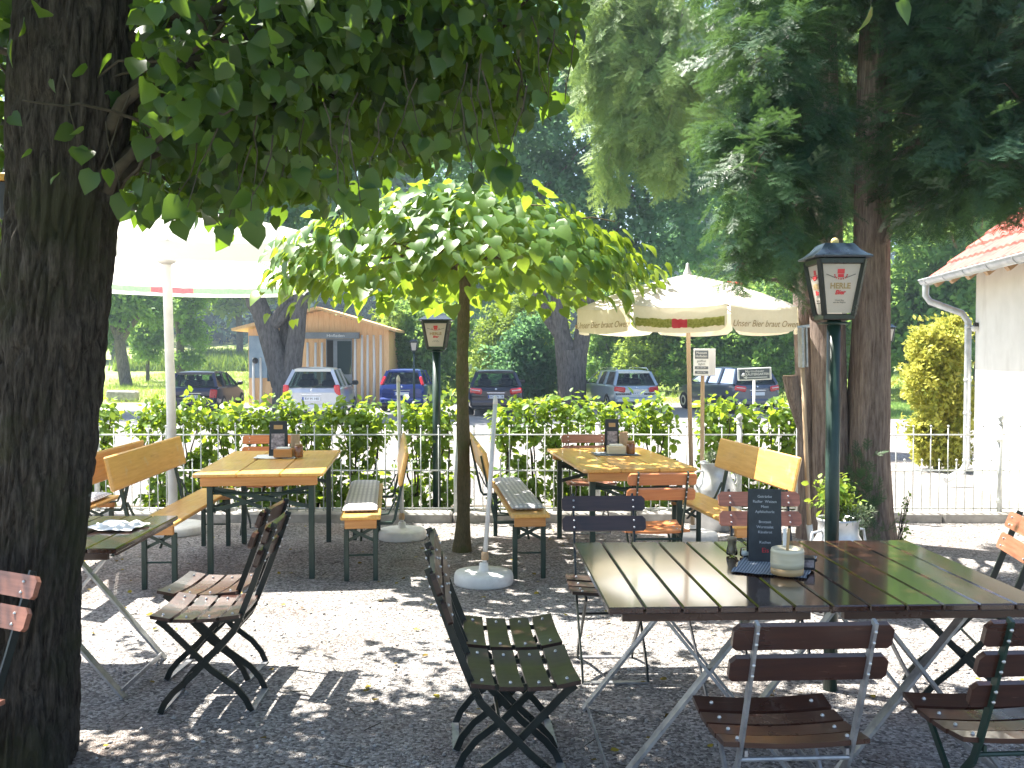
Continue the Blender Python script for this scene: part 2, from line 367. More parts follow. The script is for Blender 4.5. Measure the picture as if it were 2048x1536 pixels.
def frames(tip, nrm):
    Y = unit(tip); Xv = unit(np.cross(Y, nrm)); Z = np.cross(Xv, Y); return Xv, Y, Z
# leaf templates
def heart_leaf(fold=.16, curl=.18, wd=1.0):
    mid = [(0, 0), (0, .25), (0, .52), (0, .8), (0, 1.08)]; side = [(.24, -.08), (.47, .2), (.43, .52), (.2, .84)]
    tv = [(x, y, -curl * y * y) for x, y in mid]
    for sg in (-1, 1): tv += [(sg * x * wd, y, fold * x * 1.6 - curl * y * y) for x, y in side]
    tf = []
    for b, rev in ((5, 0), (9, 1)):
        t = [(0, 1, b), (1, b + 1, b), (1, 2, b + 1), (2, b + 2, b + 1), (2, 3, b + 2), (3, b + 3, b + 2), (3, 4, b + 3)]
        tf += [x[::-1] if rev else x for x in t]
    return tv, tf
def oval_leaf(w=.32, fold=.12, curl=.12):
    tv = [(0, 0, 0), (0, .5, -curl * .25), (0, 1, -curl), (-w, .3, fold * .5), (-w * .85, .68, fold * .4 - curl * .4), (w, .3, fold * .5), (w * .85, .68, fold * .4 - curl * .4)]
    tf = [(0, 1, 3), (1, 4, 3), (1, 2, 4), (0, 5, 1), (1, 5, 6), (1, 6, 2)]
    return tv, tf
def tuft(k=5, w=.22, seed=1):
    # small clump of leaf faces, for far crowns
    r = random.Random(seed); tv = []; tf = []
    for i in range(k):
        c = Vector((r.uniform(-.6, .6), r.uniform(-.6, .6), r.uniform(-.4, .4))); q = Euler((r.uniform(-1, 1), r.uniform(-1, 1), r.uniform(0, 6.3))).to_matrix()
        b = len(tv); tv += [tuple(c + q @ Vector(p)) for p in ((0, -.42, 0), (w, -.05, .06), (0, .45, 0), (-w, .05, .06))]
        tf += [(b, b + 1, b + 2), (b, b + 2, b + 3)]
    return tv, tf
def yew_spray(n=16, seed=1):
    r = random.Random(seed); tv = []; tf = []
    def twig(o, d, L, nn, nl):
        d = d.normalized(); s = d.cross(Vector((0, 0, 1))).normalized(); u = s.cross(d)
        b = len(tv); tv.extend([tuple(o + s * .006), tuple(o - s * .006), tuple(o + d * L)]); tf.append((b, b + 1, b + 2))
        for i in range(nn):
            p = o + d * L * (i + .5) / nn
            for sg in (-1, 1):
                dr = (s * sg + d * r.uniform(.5, .9) + u * r.uniform(-.15, .35)).normalized(); ln = nl * r.uniform(.75, 1.15)
                pe = dr.cross(u).normalized() * .013; b = len(tv)
                tv.extend([tuple(p + pe), tuple(p - pe), tuple(p + dr * ln)]); tf.append((b, b + 1, b + 2))
    twig(Vector((0, 0, 0)), Vector((0, 1, -.1)), 1, n, .14)
    for i in range(6):
        t = .15 + .12 * i; sg = 1 if i % 2 else -1
        twig(Vector((0, t, -.1 * t)), Vector((sg * .8, .75, r.uniform(-.25, .1))), .48 * (1 - t * .5), 8, .12)
    return tv, tf
def clump_points(n, blobs, ncl=40, cs=.22, shell=.55):
    """n points gathered into ncl clumps per blob; returns positions and outward directions"""
    vol = np.array([(b[1][0] * b[1][1] * b[1][2]) ** (2 / 3) for b in blobs]); pr = vol / vol.sum()
    ps = []; ds = []
    for b, q in zip(blobs, pr):
        m = max(8, int(n * q)); c = np.array(b[0]); rr = np.array(b[1]); k = max(4, int(ncl * (b[2] if len(b) > 2 else 1)))
        dc = unit(rng.normal(size=(k, 3))); rad = shell + (1 - shell) * rng.random(k)[:, None] ** .6; cc = dc * rad
        i = rng.integers(0, k, m); off = rng.normal(size=(m, 3)) * cs
        u = cc[i] + off; ps.append(c + u * rr); ds.append(unit(u * rr))
    return np.concatenate(ps), np.concatenate(ds)
def leaf_crown(name, mat, tmpl, n, blobs, size, parent, origin, ncl=40, cs=.22, shell=.55, droop=.5, up=.6, out=.6, jit=.6, keep=None, tintpow=1.0, extra=None):
    p, d = clump_points(n, blobs, ncl, cs, shell)
    if keep is not None:
        k = keep(p); p = p[k]; d = d[k]
    m = len(p)
    tip = d * out + rng.normal(size=(m, 3)) * jit + np.array([0, 0, -droop])
    nr = d * .5 + np.array([0, 0, up]) + rng.normal(size=(m, 3)) * jit * .6
    X, Y, Z = frames(tip, nr)
    s = size * (.55 + .8 * rng.random(m)); t = np.clip(rng.random(m) ** tintpow, 0, 1)
    if extra is not None:
        ep, etip, enr, es, et = extra; eX, eY, eZ = frames(etip, enr)
        p = np.concatenate([p, ep]); X = np.concatenate([X, eX]); Y = np.concatenate([Y, eY]); Z = np.concatenate([Z, eZ]); s = np.concatenate([s, es]); t = np.concatenate([t, et])
    return scatter(name, mat, tmpl[0], tmpl[1], p - np.array(origin), X, Y, Z, s, t, parent)

def text_obj(name, body, size, mat, parent, loc, rot=(PI / 2, 0, 0), bold=0.0, shear=0, sx=1):
    cu = bpy.data.curves.new(name, 'FONT'); cu.body = body; cu.size = size; cu.align_x = 'CENTER'; cu.align_y = 'CENTER'
    cu.extrude = .0006; cu.offset = bold; cu.shear = shear; cu.resolution_u = 3
    t = bpy.data.objects.new(name, cu); COL.objects.link(t); bpy.context.view_layer.update()
    me = bpy.data.meshes.new_from_object(t.evaluated_get(bpy.context.evaluated_depsgraph_get()))
    bpy.data.objects.remove(t); bpy.data.curves.remove(cu)
    me.name = name; me.materials.clear(); me.materials.append(mat)
    o = bpy.data.objects.new(name, me); COL.objects.link(o); o.parent = parent; o.location = loc; o.rotation_euler = rot; o.scale = (sx, 1, 1)
    return o

# ------------------------------------------------------------------ ground
def sheet(name, mat, x0, x1, ys, dz=0, nx=2, wob=0):
    mb = MB(); k = 0; nx = max(nx, 2)
    for j, y in enumerate(ys):
        for i in range(nx):
            x = x0 + (x1 - x0) * i / (nx - 1); yy = y
            if wob and j in (0, len(ys) - 1): yy += wob * noise.noise(Vector((x * .8, y, 0)))
            mb.v.append(Vector((x, yy, gz(yy) + dz)))
    for j in range(len(ys) - 1):
        for i in range(nx - 1):
            a = j * nx + i; mb.f.append((a, a + 1, a + nx + 1, a + nx)); mb.m.append(0)
    return structure(mb.build(name, mat))
sheet('terrain', M['meadow'], -420, 420, [-60, 0, 10.6, 20, 28, 33, 38, 44, 52, 60, 70, 80, 100, 120, 150, 200, 400], -.02, 3)
sheet('gravel_ground', M['gravel'], -30, 30, [-8, 0, 5, 9, 10.6, 14, 18, 22, 24.5], .0, 30, .35)
sheet('parking_asphalt', M['asphalt'], -40, 40, [24.0, 26, 28, 33, 36, 38, 39.5], -.008, 40, .6)
sheet('lawn', M['lawn'], 11.3, 40, [30, 33, 36, 38, 40], .0, 20, .5)
sheet('planting_bed', M['soil'], -7, 3.0, [9.78, 10.2, 10.55], .012, 30, .08)
kb = MB(); x = -7.0
while x < 5.3:
    L = random.uniform(.8, 1.1); kb.box((x + L / 2, 9.62 + random.uniform(-.008, .008), .018 + random.uniform(-.01, .012)), (L - .012, .22, .15), (0, random.uniform(-.006, .006), random.uniform(-.01, .01)), 0, .018); x += L
structure(kb.build('fence_kerb', M['stone']))
# grass and small weeds
def grass(name, mat, x0, x1, y0, y1, n, size, label, dz=0):
    p = np.stack([rng.uniform(x0, x1, n), rng.uniform(y0, y1, n), np.zeros(n)], 1); p[:, 2] = [gz(y) + dz for y in p[:, 1]]
    tip = np.stack([rng.normal(size=n) * .35, rng.normal(size=n) * .35, np.ones(n)], 1); X, Y, Z = frames(tip, rng.normal(size=(n, 3)))
    tv = [(-.05, 0, 0), (.05, 0, 0), (.03, .6, .05), (0, 1, .2), (-.35, .05, 0), (-.27, .05, 0), (-.2, .8, .1), (.3, 0, .1), (.38, 0, .1), (.25, .7, .2)]
    tf = [(0, 1, 2), (0, 2, 3), (4, 5, 6), (7, 8, 9)]
    o = scatter(name, mat, tv, tf, p, X, Y, Z, size * (.5 + rng.random(n)), rng.random(n)); return tag(o, label, 'grass', kind='stuff')
grass('meadow_grass', M['far3'], -26, 30, 39.4, 75, 30000, .22, 'tall sunlit meadow grass beyond the parked cars')
grass('lawn_grass', M['far2'], 11.4, 20, 30, 39.5, 6000, .12, 'short lawn grass beside the car park on the right')
# tall maize field left of the hut
grass('maize_field', M['cornleaf'], -32, -9, 78, 100, 12000, 1.0, 'green maize field behind the meadow left of the hut')

# ------------------------------------------------------------------ trees
def limb_mesh(paths, seg=10):
    mb = MB()
    for pts, rad in paths: mb.tube(pts, rad, seg)
    return mb
def curve_pts(a, b, n=6, sag=0, wob=.0):
    a, b = Vector(a), Vector(b); L = (b - a).length; out = []
    for i in range(n + 1):
        t = i / n; p = a.lerp(b, t); p.z += sag * 4 * t * (1 - t)
        if 0 < i < n: p += Vector((random.uniform(-1, 1), random.uniform(-1, 1), random.uniform(-1, 1))) * wob * L
        out.append(p)
    return out
TUFTS = [tuft(6, .24, 3), tuft(6, .2, 8)]
def far_tree(name, label, base, trunk_paths, blobs, mat, bark, n, size, group=None, cat='tree', ncl=45, cs=.2, limbs=6, shell=.45):
    base = Vector(base); t = thing(name, label, cat, base, 0, group)
    mb = MB()
    for pts, rad in trunk_paths: mb.tube([Vector(p) - base for p in pts], rad, 12)
    tops = [Vector(pts[-1]) - base for pts, rad in trunk_paths]; tr = [rad[-1] if hasattr(rad, '__len__') else rad for _, rad in trunk_paths]
    for i in range(limbs):
        b = random.choice(blobs); k = random.randrange(len(tops)); u = Vector((random.gauss(0, 1), random.gauss(0, 1), random.gauss(0, .7))).normalized()
        e = Vector(b[0]) - base + Vector((u.x * b[1][0], u.y * b[1][1], u.z * b[1][2])) * .7
        pts = curve_pts(tops[k], e, 6, .05 * (e - tops[k]).length, .04); r0 = max(tr[k] * .55, .015)
        mb.tube(pts, [r0 * (1 - .85 * i2 / 6) for i2 in range(7)], 7)
    smooth_by_angle(mb.build('trunk', bark, t), 60)
    leaf_crown('crown', mat, random.choice(TUFTS), n, blobs, size, t, base, ncl, cs, shell, .25, .5, .5, .7)
    return t

# --- the big linden in the foreground
TB = P(35, 1600, 3.9); TB.z = 0
axis = [P(20, 1640, 3.9), P(30, 1536, 3.9), P(52, 1200, 3.9), P(71, 1000, 3.9), P(102, 700, 3.9), P(128, 380, 3.9), P(140, 200, 3.9), P(150, 0, 3.9), P(156, -250, 3.9), P(160, -600, 3.95), P(165, -900, 4.0)]
axis[0].z = -.05
rads = [.30, .245, .208, .202, .200, .214, .236, .225, .20, .15, .09]
lt = thing('linden_tree', 'big dark linden tree with furrowed trunk filling the left edge of the photo', 'tree', (TB.x, TB.y, 0))
def linden_trunk():
    mb = MB(); NS, NR = 190, 520; zs = [p.z for p in axis]
    def samp(z):
        for i in range(len(axis) - 1):
            if z <= axis[i + 1].z or i == len(axis) - 2:
                t = (z - axis[i].z) / (axis[i + 1].z - axis[i].z); t = min(max(t, 0), 1)
                return axis[i].lerp(axis[i + 1], t), rads[i] + (rads[i + 1] - rads[i]) * t
    z0, z1 = axis[0].z, axis[-1].z; ztop = 3.5
    for r in range(NR + 1):
        t = r / NR; z = z0 + (ztop - z0) * (t / .92) if t < .92 else ztop + (z1 - ztop) * (t - .92) / .08
        c, rad = samp(z)
        for j in range(NS):
            a = 2 * PI * j / NS; ca, sa = math.cos(a), math.sin(a)
            q = Vector((ca * rad, sa * rad, z)); wv = noise.noise(Vector((ca * 2, sa * 2, z * 1.6)))
            h = noise.noise(Vector((q.x * 30 + wv * 1.3, q.y * 30, z * 4.2))); h2 = noise.noise(Vector((q.x * 80, q.y * 80, z * 22)))
            big = noise.noise(Vector((q.x * 7, q.y * 7, z * 1.4)))
            ridge = 1 - min(1, abs(h) * 2.6)
            d = -.030 * ridge ** 1.2 + .006 * h2 + .020 * big
            mb.v.append(c + Vector((ca, sa, 0)) * (rad + d) - Vector((TB.x, TB.y, 0)))
    for r in range(NR):
        for j in range(NS): mb.f.append((r * NS + j, r * NS + (j + 1) % NS, (r + 1) * NS + (j + 1) % NS, (r + 1) * NS + j)); mb.m.append(0)
    return mb.build('trunk', M['bark'], lt, True)
linden_trunk()
LB = []   # blobs of the crown: centre, radii
def lb(px, py, d, rx, ry, rz, k=1): c = P(px, py, d); LB.append((tuple(c), (rx, ry, rz), k))
for a in [(330, 270, 3.7, .55, .6, .42), (520, 240, 4.2, .6, .7, .42), (420, 80, 3.6, .8, .8, .42), (700, 190, 4.3, .55, .7, .40), (640, 30, 3.9, .7, .8, .5), (880, 120, 4.5, .55, .7, .42), (1010, 40, 4.4, .42, .7, .45), (800, -60, 4.2, .8, .9, .5),
          (300, 340, 4.8, .6, .5, .33), (600, 290, 5.2, .7, .5, .36), (860, 200, 5.3, .6, .5, .40), (1000, 130, 5.2, .42, .5, .42), (200, 180, 4.9, .7, .6, .55), (-40, 250, 4.6, .5, .7, .7), (-60, 60, 3.8, .5, .7, .6), (450, 120, 5.4, .8, .6, .6), (760, 60, 5.5, .8, .6, .6),
          (-30, 500, 5.4, .32, .3, .35)]: lb(*a)
for a in [(-1.6, 4.6, 4.3, 1.6, 1.5, .8), (-.2, 4.7, 4.2, 1.1, 1.3, .7), (.7, 4.5, 4.3, .9, 1.1, .6), (-1.2, 4.0, 5.4, 1.9, 1.7, .9), (.6, 4.1, 5.4, 1.4, 1.5, .8), (-3.0, 4.2, 4.2, 1.3, 1.6, 1.0), (-.6, 2.6, 4.4, 1.6, 1.2, .7), (1.3, 3.2, 4.6, 1.1, 1.2, .6), (-2.2, 2.4, 4.6, 1.4, 1.2, .8), (2.0, 4.0, 5.2, 1.0, 1.2, .6)]:
    LB.append((a[:3], a[3:], 3))
HL = heart_leaf(.16, .2, 1.1)
def lkeep(p):
    d = np.maximum(p[:, 1], .1); px = 1024 + p[:, 0] / d * F; py = 705 - (p[:, 2] - CAMH) / d * F
    # nothing hangs right in front of the lens, and the crown ends where the lit yard begins
    yb = np.interp(px, [-200, 30, 200, 420, 600, 740, 860, 1000, 1100, 1160, 1200], [620, 600, 420, 420, 400, 360, 320, 270, 200, 60, -200]) + rng.normal(size=len(p)) * 16
    front = (px < 285) & (px > -60) & (p[:, 1] < 4.15) & (p[:, 1] > 1.5) & (rng.random(len(p)) > .02)
    return (p[:, 1] > 2.4) & ~front & ((py < yb) | (d < 1.5)) | ((p[:, 1] <= 2.4) & (p[:, 2] > 3.3))
bm_ = MB()
for b in LB:
    c = Vector(b[0]) - Vector((TB.x, TB.y, 0)); zt = min(max(2.2, c.z * .86), 4.6); s = Vector((axis[8].x - TB.x, 0, zt))
    bm_.tube(curve_pts(s, c, 8, .06, .03), [.045 * (1 - .8 * i / 8) * (1.4 if c.z > 4 else .8) for i in range(9)], 7)
    for q in range(5):
        u = Vector((random.gauss(0, 1), random.gauss(0, 1), random.gauss(-.3, .7))).normalized(); e = c + Vector((u.x * b[1][0], u.y * b[1][1], u.z * b[1][2])) * .95
        bm_.tube(curve_pts(c, e, 5, .03, .06), [.009, .007, .006, .005, .004, .003], 5)
# sprigs that hang below the crown into the light
sp = []; tw = MB()
for px, py, d in [(375, 440, 3.3), (352, 455, 3.5), (300, 430, 3.6), (505, 415, 3.4), (452, 480, 3.35), (500, 462, 3.3), (560, 400, 3.6), (480, 400, 3.7), (690, 400, 3.2), (722, 440, 3.1), (690, 490, 3.15), (665, 370, 3.4), (740, 395, 3.3), (960, 290, 3.4), (1005, 330, 3.3), (968, 345, 3.35), (1010, 360, 3.3), (945, 375, 3.5), (1095, 232, 3.6), (1130, 228, 3.7), (1090, 205, 3.6), (1740, 35, 3.0), (1800, 20, 3.1), (600, 350, 3.5), (850, 310, 3.5), (900, 300, 3.6), (780, 340, 3.4), (8, 560, 5.2), (14, 480, 5.0), (5, 520, 5.1), (160, 330, 3.45), (200, 370, 3.5), (240, 420, 3.6)]:
    for q in range(2 if py > 300 else 1): sp.append(P(px + random.uniform(-14, 14), py - 22 + random.uniform(-10, 10) - 14 * q, d))
    a = P(px, py - 25, d); tw.tube(curve_pts(a + Vector((random.uniform(-.1, .1), .1, .3)), a, 4, 0, .04), [.0035, .003, .0025, .002, .0015], 5)
ssz = [.072] * len(sp)
# the far rim of the crown hangs out into the sun
for px, py, k in [(375, 440, 4), (320, 425, 4), (275, 440, 4), (450, 475, 3), (505, 450, 4), (560, 395, 3), (490, 420, 4), (410, 455, 3), (620, 372, 4), (690, 400, 4), (722, 440, 4), (690, 492, 3), (665, 372, 4), (745, 392, 4), (960, 290, 3), (1005, 330, 3), (975, 350, 3), (1010, 372, 3), (1095, 232, 3), (1130, 228, 3), (800, 340, 4), (860, 310, 3), (910, 300, 3), (1150, 120, 3), (1165, 60, 3), (10, 560, 5), (8, 480, 4), (12, 420, 4), (5, 620, 3), (430, 400, 3), (540, 440, 2)]:
    d = random.uniform(5.85, 6.3)
    for q in range(k): sp.append(P(px + random.uniform(-26, 26), py - 28 + random.uniform(-26, 22), d + random.uniform(-.12, .12))); ssz.append(.098)
    a = P(px, py - 30, d); tw.tube(curve_pts(a + Vector((random.uniform(-.15, .15), -.35, .55)), a, 4, .05, .04), [.005, .004, .003, .0025, .002], 5)
ssz = np.array(ssz)
spn = np.array([tuple(p) for p in sp]); m_ = len(sp)
tip = np.array([0, -.1, -.9]) + rng.normal(size=(m_, 3)) * .38; nr = np.array([.25, -.8, .45]) + rng.normal(size=(m_, 3)) * .4
off = (TB.x, TB.y, 0)
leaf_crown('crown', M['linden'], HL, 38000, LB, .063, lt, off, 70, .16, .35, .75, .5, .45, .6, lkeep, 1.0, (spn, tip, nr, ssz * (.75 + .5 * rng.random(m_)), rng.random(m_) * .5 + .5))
k_ = len(bm_.v); bm_.v += [v - Vector(off) for v in tw.v]; bm_.f += [tuple(i + k_ for i in f) for f in tw.f]; bm_.m += tw.m
smooth_by_angle(bm_.build('branch', M['twig'], lt), 60)
# black box strapped to the trunk
bx = P(17, 392, 3.86); t = thing('hanging_box', 'black upright box with an orange band hanging on the left side of the big trunk', 'box', (bx.x, bx.y, bx.z - .09))
MB().box((0, 0, .07), (.05, .06, .15), None, 0, .006).build('housing', M['black'], t); MB().box((0, 0, .161), (.054, .064, .03), None, 0, .003).build('band', M['orangeband'], t)
MB().tube([(0, 0, .176), (0, 0, .22), (.06, .02, .27)], .008, 8).ball((0, 0, .178), .022).build('hanger', M['black'], t)

# --- small umbrella-shaped tree
b0 = Vector((PX(923, 8.14), 8.14, 0)); t = thing('small_umbrella_tree', 'small tree with flat umbrella crown of big round leaves on a slim straight trunk', 'tree', b0)
mb = MB(); hgt = 2.46
pts = []; rd = []
for i in range(26):
    z = hgt * i / 25; pts.append(Vector((.012 * math.sin(z * 3) + .012 * z, .01 * math.cos(z * 4), z))); rd.append(.057 + .028 * math.exp(-z * 9) + .004 * math.sin(z * 14) - .004 * z)
mb.tube(pts, rd, 18)
for i in range(16):
    a = 2 * PI * i / 16 + random.uniform(-.15, .15); r_ = random.uniform(1.0, 1.35); mb.tube(curve_pts((0, 0, 2.36 + random.uniform(-.1, .1)), (math.cos(a) * r_, math.sin(a) * r_, 2.45 + random.uniform(-.2, .3)), 6, .16, .03), [.022, .018, .015, .012, .01, .007, .004], 7)
smooth_by_angle(mb.build('trunk', M['bark4'], t), 60)
n = 2900
u = rng.random(n); ang = rng.random(n) * 2 * PI; rr = np.sqrt(u) ; lumps = 1 + .10 * np.sin(ang * 5 + 1) + .07 * np.sin(ang * 9)
xr = rr * 1.52 * lumps; zt = 2.98 - .62 * rr ** 2.6 + .05 * rng.normal(size=n); lay = rng.random(n)
zz = zt - .40 * lay ** 1.4 * (1 - .3 * rr); zz = np.where(lay > .93, zz - .12 * rng.random(n), zz)
p = np.stack([np.cos(ang) * xr, np.sin(ang) * xr, zz], 1)
outd = np.stack([np.cos(ang), np.sin(ang), np.zeros(n)], 1)
tip = outd * (.5 + .5 * rr[:, None]) + np.array([0, 0, -1]) * (.25 + .75 * rr[:, None] ** 2) + rng.normal(size=(n, 3)) * .33
nr = np.array([0, 0, 1.0]) + outd * (.2 + .8 * rr[:, None] ** 2) + rng.normal(size=(n, 3)) * .3
X, Y, Z = frames(tip, nr)
scatter('crown', M['umbleaf'], *heart_leaf(.2, .28, 1.15), p, X, Y, Z, .108 * (.6 + .7 * rng.random(n)), rng.random(n), t)

# --- yews on the right
YS = [yew_spray(14, s) for s in (1, 2, 3)]
def yew(name, label, base, paths, blobs, n, size, extra=None, droop=.55, ncl=50, tp=1.2, cs=.22):
    base = Vector(base); t = thing(name, label, 'tree', base); mb = MB()
    for pts, rad, seg in paths:
        k = len(mb.v); mb.tube([Vector(q) - base for q in pts], rad, seg)
        for i in range(k, len(mb.v)):
            q = mb.v[i]; ax = min((Vector(z) - base for z in pts), key=lambda z: abs(z.z - q.z)); o = Vector((q.x - ax.x, q.y - ax.y, 0))
            a = math.atan2(o.y, o.x); mb.v[i] = q + o * (.14 * noise.noise(Vector((math.cos(a) * 1.6 + base.x, math.sin(a) * 1.6, q.z * .7))) + .10 * noise.noise(Vector((math.cos(a) * 6, math.sin(a) * 6 + base.x, q.z * 1.1))))
    for b in blobs:
        c = Vector(b[0]) - base; pp = paths[0][0]; z0 = max(1.9, c.z - .35); st = min((Vector(q) - base for q in pp), key=lambda q: abs(q.z - z0))
        mb.tube(curve_pts(st, c, 7, .08, .03), [.035, .03, .026, .02, .016, .012, .008, .005], 7)
        for q in range(7):
            u = Vector((random.gauss(0, 1), random.gauss(0, 1), random.gauss(-.1, .5))).normalized(); mb.tube(curve_pts(c, c + Vector((u.x * b[1][0], u.y * b[1][1], u.z * b[1][2])) * .9, 4, .02, .05), [.010, .008, .006, .004, .003], 5)
    smooth_by_angle(mb.build('trunk', M['bark2'], t), 70)
    leaf_crown('crown', M['yew'], random.choice(YS), n, blobs, size, t, base, ncl, cs, .3, droop, .7, .8, .45, None, tp)
    return t
def trunkpath(anchor, d, dz=0, n=10):
    """smooth stem through pixel anchors at depth d"""
    A = [P(px, py, d) for px, py in anchor]; return A
def densify(A, rad, n=60):
    out = []; rr = []
    L = [0]
    for a, b in zip(A, A[1:]): L.append(L[-1] + (b - a).length)
    for i in range(n + 1):
        s = L[-1] * i / n; k = max(j for j in range(len(L)) if L[j] <= s + 1e-9); k = min(k, len(A) - 2); t = (s - L[k]) / (L[k + 1] - L[k])
        out.append(A[k].lerp(A[k + 1], t)); rr.append(rad[k] + (rad[k + 1] - rad[k]) * t)
    return out, rr
dY = 8.5
A2 = [P(1742, 1105, dY), P(1740, 1040, dY), P(1735, 900, dY), P(1740, 700, dY), P(1745, 480, dY), P(1748, 250, dY), P(1752, 0, dY), P(1755, -400, dY), P(1760, -1000, dY)]; A2[0].z = -.05
p2, r2 = densify(A2, [.245, .20, .175, .165, .15, .14, .125, .10, .05])
B2 = []
def yb(L, px, py, d, rx, ry, rz, k=1): L.append((tuple(P(px, py, d)), (rx, ry, rz), k))
for a in [(1900, 250, 7.6, .55, .6, .40), (1990, 330, 7.2, .45, .6, .30), (1850, 340, 8.0, .35, .5, .22), (1960, 120, 7.8, .6, .7, .5), (2040, 200, 7.4, .5, .6, .5), (1850, 110, 8.4, .28, .4, .5), (1900, 0, 8.0, .7, .8, .5), (2000, -60, 8.0, .7, .8, .5), (2120, 300, 7.4, .6, .6, .4), (1850, 420, 7.9, .22, .3, .10)]: yb(B2, *a)
for a in [(3.4, 8.0, 5.6, .9, .9, .7)]: B2.append((a[:3], a[3:], 1))
y2 = yew('yew_tree', 'right-hand yew with a thick straight reddish trunk and dark boughs over the tiled roof', (A2[1].x, dY, 0), [(p2, r2, 26)], B2, 6000, .24)
# green shoots at its foot
nb = [(tuple(P(1722, 1000, 8.25)), (.13, .12, .30)), (tuple(P(1740, 1050, 8.2)), (.12, .1, .16)), (tuple(P(1712, 950, 8.3)), (.07, .1, .16))]
leaf_crown('foot_shoots', M['yew'], YS[1], 170, nb, .11, y2, (A2[1].x, dY, 0), 14, .3, .3, -.8, .2, .5, .4)
A1 = [P(1662, 1105, 8.6), P(1660, 1000, 8.6), P(1658, 800, 8.6), P(1655, 600, 8.6), P(1652, 420, 8.6), P(1650, 200, 8.6), P(1645, 0, 8.6), P(1640, -500, 8.6), P(1635, -1000, 8.6)]; A1[0].z = -.05
p1, r1 = densify(A1, [.20, .165, .155, .15, .14, .12, .11, .08, .05])
A1b = [P(1622, 1105, 8.75), P(1620, 1000, 8.75), P(1616, 850, 8.75), P(1610, 680, 8.75), P(1606, 520, 8.75), P(1600, 300, 8.75), P(1590, 0, 8.75)]; A1b[0].z = -.05
p1b, r1b = densify(A1b, [.15, .115, .10, .095, .085, .07, .05], 40)
stub = [P(1612, 880, 8.7), P(1598, 830, 8.68), P(1586, 790, 8.66), P(1580, 752, 8.65)]
ps_, rs_ = densify(stub, [.05, .055, .06, .068], 8)
B1 = []
for a in [(1585, 230, 7.7, .44, .5, .52), (1505, 355, 7.2, .26, .4, .34), (1585, 390, 7.6, .32, .4, .34), (1535, 105, 7.5, .36, .5, .42), (1640, 130, 9.1, .5, .4, .6), (1655, 330, 9.1, .35, .3, .45), (1455, 255, 7.5, .14, .3, .26), (1535, 465, 7.2, .20, .3, .14), (1585, 510, 7.9, .12, .2, .20), (1600, -60, 8.2, .7, .7, .4), (1480, 535, 7.5, .10, .15, .05)]: yb(B1, *a)
for a in [(2.4, 8.2, 5.4, .9, .9, .7)]: B1.append((a[:3], a[3:], 1))
y1 = yew('yew_tree', 'left-hand yew with twin stems and a sawn-off branch stub, behind the large lantern', (A1[1].x, 8.6, 0), [(p1, r1, 24), (p1b, r1b, 18), (ps_, rs_, 16)], B1, 5600, .225)
MB().lathe([(.001, 0), (.062, 0), (.058, .004)], 16, (0, 0, 0)).build('cut_face', M['woodpole'], y1, loc=tuple(P(1580, 752, 8.65) - Vector((A1[1].x, 8.6, 0)) + Vector((0, 0, .0))))
# drooping light green conifer further left
B3 = []
for a in [(1240, 120, 19, .75, .7, 1.1), (1320, 170, 18.6, .7, .7, 1.1), (1400, 90, 19, .8, .7, 1.1), (1225, 290, 18.8, .28, .35, .85), (1330, 300, 18.4, .36, .4, .45), (1185, 40, 19, .42, .6, 1.0), (1290, -40, 19.2, 1.1, .8, .7), (1285, 230, 18.6, .36, .4, .55)]: yb(B3, *a)
cz = thing('drooping_conifer_boughs', 'sunlit drooping boughs of a light green conifer hanging between the linden and the yews', 'tree', (3.6, 19.0, 0))
mb = MB(); 
for b in B3:
    c = Vector(b[0]); mb.tube([q - Vector((3.6, 19.0, 0)) for q in curve_pts(Vector((3.6, 19.0, 9.6)), c, 7, .15, .03)], [.04, .034, .028, .022, .018, .014, .01, .006], 7)
    for q in range(7):
        u = Vector((random.gauss(0, .7), random.gauss(0, .7), -abs(random.gauss(0, 1)))).normalized(); mb.tube([z - Vector((3.6, 19.0, 0)) for z in curve_pts(c, c + Vector((u.x * b[1][0], u.y * b[1][1], u.z * b[1][2])) * .95, 4, .02, .05)], [.008, .007, .005, .004, .003], 5)
mb.build('branch', M['bark2'], cz, True)
M['conifer'] = leafmat('light conifer needles', (.08, .18, .045), (.24, .34, .10), (.38, .52, .12), .42, .5, .3)
leaf_crown('foliage', M['conifer'], YS[2], 2600, B3, .50, cz, (3.6, 19.0, 0), 40, .22, .3, 1.3, .3, .5, .35)

